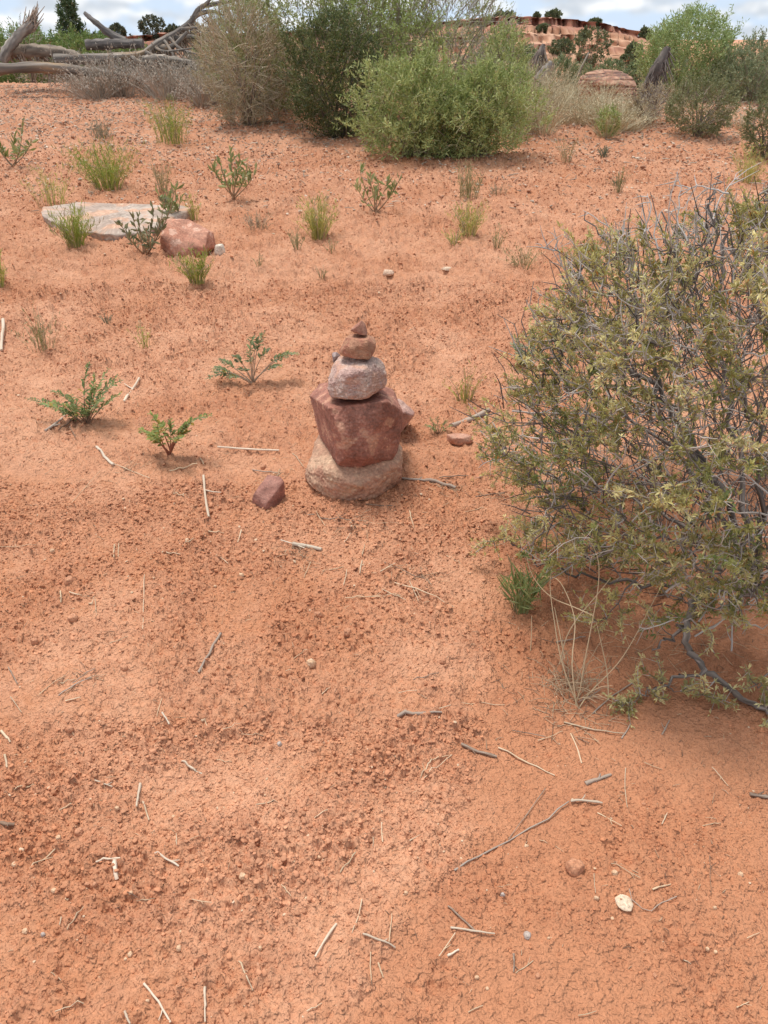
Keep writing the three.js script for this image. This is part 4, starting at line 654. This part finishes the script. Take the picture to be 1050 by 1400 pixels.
bushAt('twiggy_bush', 'grey twiggy half bare bush at the top right of the thicket', 'bush', 615, -25, 11.0, 200, 0.7, 1250, GOLIVE, 307, { twigs: 900, poke: 0.5, twigCol: [0.36, 0.30, 0.24], stems: 26, cy: 0.52 });
bushAt('green_bush', 'slim upright green bush beside the dry grasses', 'bush', 692, 40, 10.2, 62, 0.9, 650, GREEN, 308, { upward: 1.1, skirt: true });
bushAt('green_bush', 'leafy olive bush showing above the tan twigs beside the fallen tree', 'bush', 330, 0, 11.8, 110, 0.8, 800, GOLIVE, 309, { twigs: 260, poke: 0.4 });
bushAt('tall_bush', 'large pale green rounded bush beside the shaggy stump', 'bush', 950, 22, 14.0, 118, 0.8, 2000, [[0.30, 0.37, 0.14], [0.47, 0.54, 0.25]], 310, { upward: 1.1, skirt: true, leaf: 0.06, wid: 0.016, len: 0.14, lumpy: 0.35, twigs: 60, poke: 0.1 });
bushAt('grey_bush', 'grey green bush to the right of the large rounded bush', 'bush', 1045, 62, 13.4, 110, 0.8, 1200, GGREY, 311, { upward: 1, skirt: true, leaf: 0.05, wid: 0.014 });
bushAt('grey_bush', 'dull grey green bush behind and right of the large rounded bush', 'bush', 1012, 92, 13.9, 80, 0.8, 700, GGREY, 312, { skirt: true });
bushPx('low_bush', 'low round olive bush standing alone on the gravel', 'bush', 953, 184, 86, 62, 0.9, 900, [[0.20, 0.21, 0.09], [0.34, 0.34, 0.17]], 313, { skirt: true, lumpy: 0.25, twigs: 240, leaf: 0.03, len: 0.07, upward: 0.9 });
bushPx('low_bush', 'low dark olive bush right of the lone round one', 'bush', 1048, 212, 72, 68, 0.9, 650, [[0.16, 0.175, 0.075], [0.28, 0.29, 0.13]], 314, { skirt: true, lumpy: 0.25, twigs: 180, leaf: 0.03, len: 0.07 });
bushPx('dry_bush', 'small grey dead bush between the dry grasses and the round bush', 'bush', 885, 168, 56, 46, 0.9, 160, GDRY, 315, { skirt: true, twigs: 420, twigCol: [0.34, 0.27, 0.22], poke: 0.4 });
bushPx('low_bush', 'small bright green plant among the dry grasses', 'bush', 828, 188, 26, 30, 0.9, 140, GREEN, 316, { upward: 1.4, skirt: true, twigs: 0, stems: 4, stemR: 0.004 });

// dry grass clumps: three originals, the rest are copies
const grassGroup = { tan: ['tan clump of dry grass between the thicket and the round bush', 'dry grass clumps beside the thicket'], grey: ['grey clump of dead weeds in front of the fallen tree', 'dead weeds in front of the fallen tree'] };
const protos = {};
function grassClump(kind, px, py, wpx, hpx, v) {
  const p = onGround(px, py), s = pxm(p), key = kind + v, G = grassGroup[kind]; let t;
  if (!protos[key]) {
    const r = rng(600 + v * 13 + (kind === 'tan' ? 0 : 50)), b = new GB(); t = protos[key] = thing(kind === 'tan' ? 'dry_grass_clump' : 'dead_weed_clump', G[0], 'grass', p, G[1]);
    for (let i = 0; i < 120; i++) { const a = r() * 6.283, q = Math.sqrt(r()), b0 = V(Math.cos(a) * q * 0.28, -0.02, Math.sin(a) * q * 0.28), hh = 0.3 + 0.75 * r() * r() + 0.1 * r(), lean = 0.25 + 0.75 * r(), tip = V(b0.x + Math.cos(a + r() - 0.5) * lean * q * 1.2, hh, b0.z + Math.sin(a + r() - 0.5) * lean * q * 1.2), sd = V(Math.sin(a + 2 * r()), 0, Math.cos(a + 2 * r()));
      const col = shades(kind === 'tan' ? mixc([0.44, 0.36, 0.22], [0.60, 0.52, 0.35], r()) : mixc([0.34, 0.275, 0.215], [0.52, 0.45, 0.37], r()), r, 0.2), pts = curve(b0, tip, V(0, 0.06, 0), 3); b.blade(pts, 0.013, sd, col);
      if (kind === 'grey' || i % 3 === 0) for (let k = 0; k < 4; k++) b.leaf(pts[2].clone().lerp(pts[3], r()), rnd3(r).addScaledVector(V(0, 1, 0), 0.6), rnd3(r), 0.07, 0.022, shades(col, r, 0.2), 0.2); }
    mesh('blades', b.build(), M.dry, t, 'stuff');
  } else { t = protos[key].clone(); t.name = numbered(protos[key].name.replace(/_\d+$/, '')); scene.add(t); t.position.copy(p); }
  t.scale.set(wpx * s, hpx * s, wpx * s); t.rotation.y = (px * 7.13) % 6.28;
}
{
  const r = rng(321);
  for (let i = 0; i < 34; i++) { const f = r(), x = lerp(700, 878, f), y = lerp(140, 192, Math.pow(r(), 0.8)) - (x < 730 ? 0 : 4); grassClump('tan', x, y, 40 + 26 * r(), (x > 775 ? 30 : 50) + 22 * r(), i % 3); }
  for (const [x, y, w, h] of [[712, 178, 50, 84], [725, 160, 50, 86], [748, 160, 50, 70], [705, 195, 40, 60], [770, 150, 50, 60], [690, 170, 40, 80], [735, 140, 50, 70], [930, 150, 40, 40], [980, 165, 46, 36], [1010, 175, 40, 40], [900, 140, 40, 40]]) grassClump('tan', x, y, w, h, (x | 0) % 3);
  for (let i = 0; i < 60; i++) { const x = lerp(110, 420, r()), y = lerp(114, 138, r()) + (x - 150) * 0.06; grassClump('grey', x, y, 36 + 24 * r(), 36 + 30 * r(), i % 3); }
}

// ------------------------------------------------------------------ the fallen dead tree
function deadWood(name, label, path, r0, r1, seed, o = {}) {
  const r = rng(seed), P3 = path.map((q) => onPlane(...q)), base = P3[0].clone(), c = new THREE.CatmullRomCurve3(P3.map((p) => p.clone().sub(base))), n = o.n ?? 26, pts = c.getPoints(n), s = pxm(base);
  const t = thing(name, label, o.cat ?? 'log', base), A = o.col ?? [0.33, 0.275, 0.235], B = o.col2 ?? [0.50, 0.42, 0.34], X = o.split ?? [0.46, 0.30, 0.17];
  const col = (tt, a) => { const st = n2(a * 3.2 + seed, tt * 3.5), fine = n2(a * 12 + seed, tt * 3) + 0.6 * n2(a * 25, tt * 6 + seed); let k = mixc(A, B, clamp(0.45 + 0.8 * st)); if (o.splitAt) { const m = ss(0.12, 0.02, Math.abs(tt - o.splitAt) - o.splitW + 0.08 * st); k = mixc(k, X, m); } const f = (1 + 0.42 * fine) * (o.dim ?? 0.64); return k.map((v) => v * f); };
  mesh(o.part ?? 'trunk', new GB().tube(pts, pts.map((_, i) => lerp(r0, r1, i / n) * s * (0.92 + 0.16 * r())), col, 18, { lump: (tt, a) => 0.26 * n2(Math.cos(a) * 2.2 + seed, Math.sin(a) * 2.2 + tt * 4) + 0.2 * (1 - Math.abs(n2(a * 2.8 + seed, tt * 2.2))) - 0.05 }).build(), M.wood, t);
  for (const [bp, b0, b1] of o.limbs ?? []) { const q = new THREE.CatmullRomCurve3(bp.map((v) => onPlane(...v).sub(base))).getPoints(10); mesh('branch', new GB().tube(q, q.map((_, i) => lerp(b0, b1, i / 10) * s * (0.9 + 0.2 * r())), col, 7, { lump: (tt, a) => 0.15 * n2(a + seed, tt * 5) }).build(), M.wood, t); }
  if (o.splinters) { const g = new GB(); for (let i = 0; i < o.splinters; i++) { const f = lerp(o.sp0 ?? 0, o.sp1 ?? 1, r()), k = Math.min(n - 1, Math.floor(f * n)), p = pts[k].clone().addScaledVector(rnd3(r), lerp(r0, r1, f) * s * 0.9), d = V(rnd3(r).x * (o.spread ?? 0.8), o.hang ?? -1, rnd3(r).z * (o.spread ?? 0.5)).addScaledVector(V().subVectors(pts[k + 1], pts[k]).normalize(), (o.along ?? 0.5)).normalize(); g.tube([p, p.clone().addScaledVector(d, (o.spL ?? 0.3) * (0.4 + 0.8 * r())).addScaledVector(rnd3(r), 0.03)], [0.012, 0.004], shades(o.spCol ?? [0.34, 0.26, 0.2], r, 0.35), 4); } mesh('splinters', g.build(), M.wood, t, 'stuff'); }
  return t;
}
deadWood('fallen_log', 'long grey weathered log with a torn orange split lying on the sand', [[-60, 94, 13.0], [0, 94, 13.0], [60, 92, 13.0], [110, 97, 13.0], [170, 105, 12.9], [205, 112, 12.8]], 7.5, 3.5, 701, { col: [0.20, 0.16, 0.13], col2: [0.40, 0.33, 0.27], splitAt: 0.44, splitW: -0.04, splinters: 40, sp0: 0.4, sp1: 0.6, spL: 0.3, hang: -0.3 });
deadWood('fallen_tree', 'pale split trunk of a fallen tree bending up into a bare grey branch', [[75, 82, 13.6], [120, 81, 13.6], [160, 79, 13.6], [195, 75, 13.7], [215, 60, 13.8], [240, 45, 13.9], [262, 28, 14.0], [272, 12, 14.0], [290, 6, 14.1], [312, 2, 14.1], [345, -8, 14.2]], 6, 1.5, 702, { cat: 'tree', n: 44, col: [0.22, 0.18, 0.155], col2: [0.40, 0.335, 0.28], splitAt: 0.27, splitW: -0.03, splinters: 190, sp0: 0.15, sp1: 0.62, spL: 0.45, hang: -1.1,
  limbs: [[[[262, 26, 14], [275, 18, 14], [292, 16, 14], [306, 21, 14]], 4, 1.4], [[[272, 12, 14], [285, 2, 14], [296, -14, 14.1]], 3, 1], [[[240, 52, 13.9], [262, 50, 13.8], [285, 56, 13.7]], 4, 1.6], [[[215, 66, 13.8], [238, 62, 13.7], [256, 44, 13.7]], 4.5, 2], [[[200, 72, 13.6], [222, 82, 13.4], [250, 92, 13.2]], 3, 1], [[[180, 78, 13.6], [200, 90, 13.3], [214, 104, 13.1]], 3, 1], [[[232, 52, 13.8], [246, 66, 13.6], [268, 74, 13.4]], 2.4, 0.8], [[[248, 40, 13.9], [268, 38, 13.8], [290, 42, 13.7]], 2.2, 0.8], [[[225, 56, 13.8], [236, 74, 13.5], [240, 94, 13.2]], 2.4, 0.9], [[[210, 64, 13.8], [226, 70, 13.5], [262, 66, 13.4]], 2.2, 0.8], [[[150, 78, 13.6], [158, 92, 13.3], [176, 100, 13.1]], 2.4, 1]] });
deadWood('broken_snag', 'thick leaning grey snag with a splintered top behind the fallen log', [[4, 84, 13.5], [12, 66, 13.5], [28, 47, 13.6], [46, 32, 13.6]], 5.5, 6, 703, { cat: 'snag', splinters: 50, sp0: 0.85, sp1: 1, hang: 0.8, along: 1.2, spL: 0.25, col: [0.27, 0.22, 0.19], col2: [0.46, 0.40, 0.34] });
deadWood('dead_branch', 'dark bare branch jutting up to the left behind the fallen tree', [[170, 58, 14.6], [150, 46, 14.6], [132, 32, 14.6], [116, 18, 14.7]], 5.5, 2.4, 704, { cat: 'branch', col: [0.2, 0.165, 0.15], col2: [0.32, 0.28, 0.25] });
deadWood('fallen_log', 'short dark charred log lying behind the split trunk', [[118, 62, 14.4], [150, 60, 14.4], [196, 60, 14.4]], 6, 5, 705, { col: [0.14, 0.115, 0.105], col2: [0.28, 0.24, 0.215] });
deadWood('fallen_log', 'jumbled brown log between the snag and the split trunk', [[10, 72, 13.7], [45, 70, 13.7], [80, 72, 13.7], [110, 80, 13.6]], 8, 6, 706, { splinters: 130, spL: 0.3, col: [0.25, 0.185, 0.14], col2: [0.42, 0.33, 0.25] });
deadWood('dead_branch', 'dark upright forked root at the right end of the fallen tree', [[284, 96, 13.3], [284, 80, 13.3], [290, 62, 13.3], [296, 52, 13.3]], 4.5, 1.6, 707, { cat: 'branch', col: [0.15, 0.12, 0.11], col2: [0.26, 0.22, 0.2], limbs: [[[[284, 88, 13.3], [272, 96, 13.2], [250, 98, 13.1]], 2.6, 1.4], [[[284, 92, 13.3], [296, 88, 13.2], [308, 78, 13.2]], 2.2, 1]] });
deadWood('fallen_log', 'thin grey log resting among dead weeds right of the split trunk', [[195, 82, 13.3], [225, 80, 13.3], [262, 86, 13.2]], 5, 3, 708, { splinters: 90, spL: 0.35, col: [0.3, 0.25, 0.21] });
deadWood('shaggy_stump', 'dark shaggy barked stump leaning beside the large pale green bush', [[888, 135, 12.8], [891, 112, 12.8], [900, 90, 12.8], [913, 66, 12.9]], 11, 4, 709, { cat: 'stump', col: [0.11, 0.085, 0.075], col2: [0.24, 0.195, 0.17], splinters: 260, spL: 0.3, spread: 0.6, along: 0.0, spCol: [0.17, 0.135, 0.115] });
deadWood('shaggy_stump', 'grey brown broken stump behind the tan grasses near the thicket', [[735, 120, 15.2], [732, 95, 15.2], [738, 75, 15.2], [743, 62, 15.3]], 8, 3, 710, { cat: 'stump', col: [0.12, 0.095, 0.085], col2: [0.26, 0.21, 0.18], splinters: 200, spL: 0.3, spread: 0.6, along: 0.0, spCol: [0.27, 0.215, 0.18] });
deadWood('dead_branch', 'thin bare pole leaning out of the tan grasses', [[790, 104, 14.8], [797, 88, 14.8], [805, 72, 14.9]], 1.5, 0.8, 711, { cat: 'branch' });
deadWood('dead_branch', 'weathered grey root lump among the tan grasses', [[738, 112, 14.9], [748, 96, 14.9], [756, 86, 14.9]], 9, 4, 712, { cat: 'branch', col: [0.3, 0.27, 0.26], col2: [0.46, 0.42, 0.4] });
stone('striped_boulder', 'rounded red sandstone boulder with weathered stripes behind the tan grasses', 'boulder',
  [[786, 104, 16.6], [790, 120, 16.2], [792, 140, 16.2], [838, 148, 16.0], [872, 145, 16.2], [876, 122, 16.4], [872, 108, 16.7], [860, 97, 16.9], [838, 92.5, 17.0], [812, 95, 16.9], [800, 112, 16.1], [850, 115, 16.0], [790, 140, 18], [872, 140, 18], [800, 106, 18], [860, 104, 18]],
  { k: 9, amp: 0.012, seed: 61, detail: 60, facets: 0, groove: (x, y, z) => 0.05 * ss(0.1, 0.5, n2((y + 0.12 * x * x) * 24, x * 0.7)),
    color: (x, y, z) => { const b = n2((y + 0.12 * x * x + 0.06 * fbm3(x * 2.5, y * 2.5, z * 2.5, 3)) * 24, x * 1.4), f = fbm3(x * 9, y * 9, z * 9, 3), k = b > 0.1 ? mixc([0.40, 0.19, 0.115], [0.20, 0.10, 0.07], ss(0.1, 0.5, b)) : mixc([0.38, 0.17, 0.105], [0.50, 0.28, 0.18], ss(0, -0.6, b)); return k.map((v) => v * (0.78 + 0.5 * f)); } });

// ------------------------------------------------------------------ far ridges, their trees, and trees behind the fallen wood
function ridge(name, label, top, D, run, seed) { // top: skyline [photo x, photo y]
  const nx = 260, nt = 90, pos = [], col = [], idx = [], X0 = top[0][0], X1 = top[top.length - 1][0];
  const sky = (x) => { for (let i = 0; i < top.length - 1; i++) if (x <= top[i + 1][0]) { const t = (x - top[i][0]) / (top[i + 1][0] - top[i][0]); return lerp(top[i][1], top[i + 1][1], t); } return top[top.length - 1][1]; };
  for (let i = 0; i < nx; i++) {
    const px = lerp(X0, X1, i / (nx - 1)), q = onPlane(px, sky(px) + 1.2 * n2(px * 0.09, seed), D);
    for (let j = 0; j < nt; j++) {
      const t = Math.max(0, (j - 8) / (nt - 9)), back = j < 8 ? (8 - j) * 4 : 0, hgt = q.y + 2.2, lev = (1 - t) + 0.03 * fbm2(px * 0.03, t * 4 + seed, 3), stp = Math.floor(lev * 7), fr = lev * 7 - stp, y = -2.2 + hgt * lerp((stp + ss(0.38, 0.62, fr)) / 7, lev, 0.2) - back * 0.05;
      const f = run * Math.pow(t, 0.85) + 4.2 * fbm2(px * 0.05, t * 2.2 + seed, 5) * (t > 0 ? 1 : 0.3) + (t > 0.06 && t < 0.2 ? -1.2 : 0), z = -D - back + f, x = q.x * (D + back) / D;
      pos.push(x, y, z);
      const bnd = n2(lev * 9 + 0.15 * fbm2(px * 0.05, 1, 2), seed), nn = fbm2(px * 0.11, t * 22, 4), cap = t < 0.22 ? ss(-0.25, 0.15, nn + (0.12 - Math.abs(t - 0.1)) * 2) : ss(0.3, 0.5, bnd) * 0.8;
      const c = mixc(mixc([0.44, 0.225, 0.135], [0.54, 0.33, 0.215], clamp(0.5 + 1.4 * nn)), [0.33, 0.145, 0.095], cap); col.push(...c.map((v) => v * (1 + 0.5 * nn)));
      if (i && j) { const o = i * nt + j; idx.push(o, o - nt, o - nt - 1, o, o - nt - 1, o - 1); }
    }
  }
  const g = new THREE.BufferGeometry(); g.setAttribute('position', new THREE.Float32BufferAttribute(pos, 3)); g.setAttribute('color', new THREE.Float32BufferAttribute(col, 3)); g.setIndex(idx); g.computeVertexNormals();
  tag(mesh(name, g, M.far), label, 'hill', null, 'structure');
  const pv = V(); return (px, py) => { let best = null, bd = 1e9; for (let i = 0; i < pos.length; i += 3) { pv.set(pos[i], pos[i + 1] - EYE, pos[i + 2]); const dz = -pv.z * CP - pv.y * SP, u = W / 2 + F * pv.x / dz, v = HH / 2 - F * (pv.y * CP - pv.z * SP) / dz, e = (u - px) ** 2 + (v - py) ** 2; if (e < bd) { bd = e; best = V(pos[i], pos[i + 1], pos[i + 2]); } } return best; };
}
const onButte = ridge('red_butte', 'low butte of banded red sandstone beyond the dry grasses', [[520, 40], [600, 30], [660, 24], [690, 22], [740, 24], [790, 27], [840, 36], [866, 43], [880, 56], [900, 70], [925, 88], [980, 100], [1100, 110]], 100, 22, 4);
const onRidge = ridge('far_ridge', 'distant low red rock ridge behind the fallen tree', [[-220, 70], [-60, 62], [60, 56], [110, 47], [160, 50], [215, 46], [260, 44], [300, 46], [420, 42], [560, 48]], 85, 18, 9);
const JUN = [[0.12, 0.145, 0.07], [0.22, 0.25, 0.12]];
let js = 800;
const farTree = (on, px, py, w, h, label, cols = JUN) => { const p = on(px, py), s = pxm(p); p.y -= 0.1; bush('juniper_tree', label, 'tree', p, w * s, h * s, w * s * 0.9, 260, cols, js++, { len: 1.4 * s, leaf: 3.2 * s, wid: 1.6 * s, n: 6, stems: 7, stemR: 0.7 * s, twigs: 0, cy: 0.55, group: 'junipers on the far red rock', skirt: true }); };
for (const [x, y, w, h, l] of [[805, 88, 48, 42, 'broad dark juniper in the middle of the red butte face'], [769, 80, 30, 20, 'squat juniper on the ledge left of the broad one on the butte'], [866, 80, 20, 16, 'small round juniper near the right shoulder of the butte'], [857, 100, 30, 22, 'green juniper at the foot of the butte behind the striped boulder'], [742, 46, 16, 10, 'low dark juniper under the cap ledge of the butte'], [799, 54, 12, 10, 'small juniper under the cap rock of the butte'], [757, 28, 17, 11, 'juniper standing out on the skyline of the butte'], [734, 27, 6, 7, 'thin little juniper on the skyline of the butte'], [690, 27, 24, 7, 'low dark shrub along the left skyline of the butte'], [812, 33, 12, 5, 'tiny low shrub on the right skyline of the butte'], [881, 55, 14, 14, 'round juniper on the right brow of the butte'], [903, 78, 26, 28, 'juniper at the right end of the butte beside the stump']]) farTree(onButte, x, y, w, h, l);
for (const [x, y, w, h, l] of [[211, 52, 30, 25, 'round grey green juniper alone on the distant ridge skyline'], [160, 55, 20, 16, 'small juniper left of the round one on the distant ridge'], [185, 66, 30, 12, 'low dark juniper on the face of the distant ridge'], [240, 50, 24, 10, 'low shrub on the distant ridge near the upturned branch'], [268, 64, 40, 26, 'dark juniper on the distant ridge behind the upturned branch'], [138, 62, 22, 12, 'little juniper beside the jutting dark branch'], [228, 66, 26, 14, 'dull juniper low on the distant ridge behind the fallen tree']]) farTree(onRidge, x, y, w, h, l, [[0.09, 0.105, 0.06], [0.17, 0.18, 0.11]]);
const MID = [[0.16, 0.24, 0.065], [0.31, 0.39, 0.13]];
bushAt('juniper_tree', 'tall narrow dark juniper rising behind the fallen tree', 'tree', 88, -12, 24, 52, 0.9, 700, [[0.06, 0.10, 0.04], [0.13, 0.18, 0.07]], 831, { cone: true, len: 0.16, leaf: 0.1, wid: 0.03, twigs: 30, stemR: 0.03, shell: 0.6, skirt: true, lumpy: 0.9, gap: -0.12 });
for (const [x, y, D, w, l] of [[20, 40, 22, 90, 'leafy green bush behind the leaning snag'], [60, 52, 21, 70, 'lower green bush between the snag and the tall juniper'], [110, 50, 20, 70, 'bright green bush right of the tall juniper'], [145, 56, 21, 60, 'green bush behind the jutting dark branch'], [180, 66, 20, 60, 'low green bush behind the charred log'], [-30, 44, 22, 90, 'green bush beyond the left of the snag']]) bushAt('green_bush', l, 'bush', x, y, D, w, 0.9, 800, MID, 840 + x, { len: 0.13, leaf: 0.07, wid: 0.022, skirt: true, twigs: 30, upward: 1 });
bushAt('bare_bush', 'thin leafless bush standing behind the leaning snag', 'bush', 28, 22, 20, 50, 0.8, 90, GGREY, 861, { twigs: 160, poke: 0.8, twigCol: [0.36, 0.31, 0.27] });
for (const [x, y, D, w, l] of [[1000, 90, 20, 130, 'grey green bush far behind the large rounded bush'], [1080, 80, 19, 140, 'wide grey green bush beyond the right end of the crest'], [600, 30, 22, 140, 'dark green bush behind the thicket'], [915, 75, 21, 60, 'green bush between the stump and the large rounded bush'], [300, 60, 20, 90, 'dull green bush behind the end of the fallen tree'], [680, 70, 22, 90, 'olive bush behind the right end of the thicket']]) bushAt('distant_bush', l, 'bush', x, y, D, w, 0.8, 800, GGREY, 870 + x, { len: 0.14, leaf: 0.075, wid: 0.022, skirt: true, twigs: 30 });
for (const [x, y, D, w, l] of [[770, 82, 30, 46, 'dark green bush at the foot of the butte behind the tan grasses'], [722, 70, 24, 40, 'grey green bush behind the grey brown stump'], [835, 86, 34, 44, 'green bush behind the striped boulder'], [872, 92, 26, 40, 'dull bush between the striped boulder and the shaggy stump'], [800, 92, 40, 40, 'small dull bush on the flat in front of the butte']]) bushAt('distant_bush', l, 'bush', x, y, D, w, 0.9, 500, [[0.17, 0.21, 0.10], [0.28, 0.33, 0.16]], 980 + x, { len: 0.16, leaf: 0.11, wid: 0.035, skirt: true, twigs: 20 });
renderer.render(scene, camera);
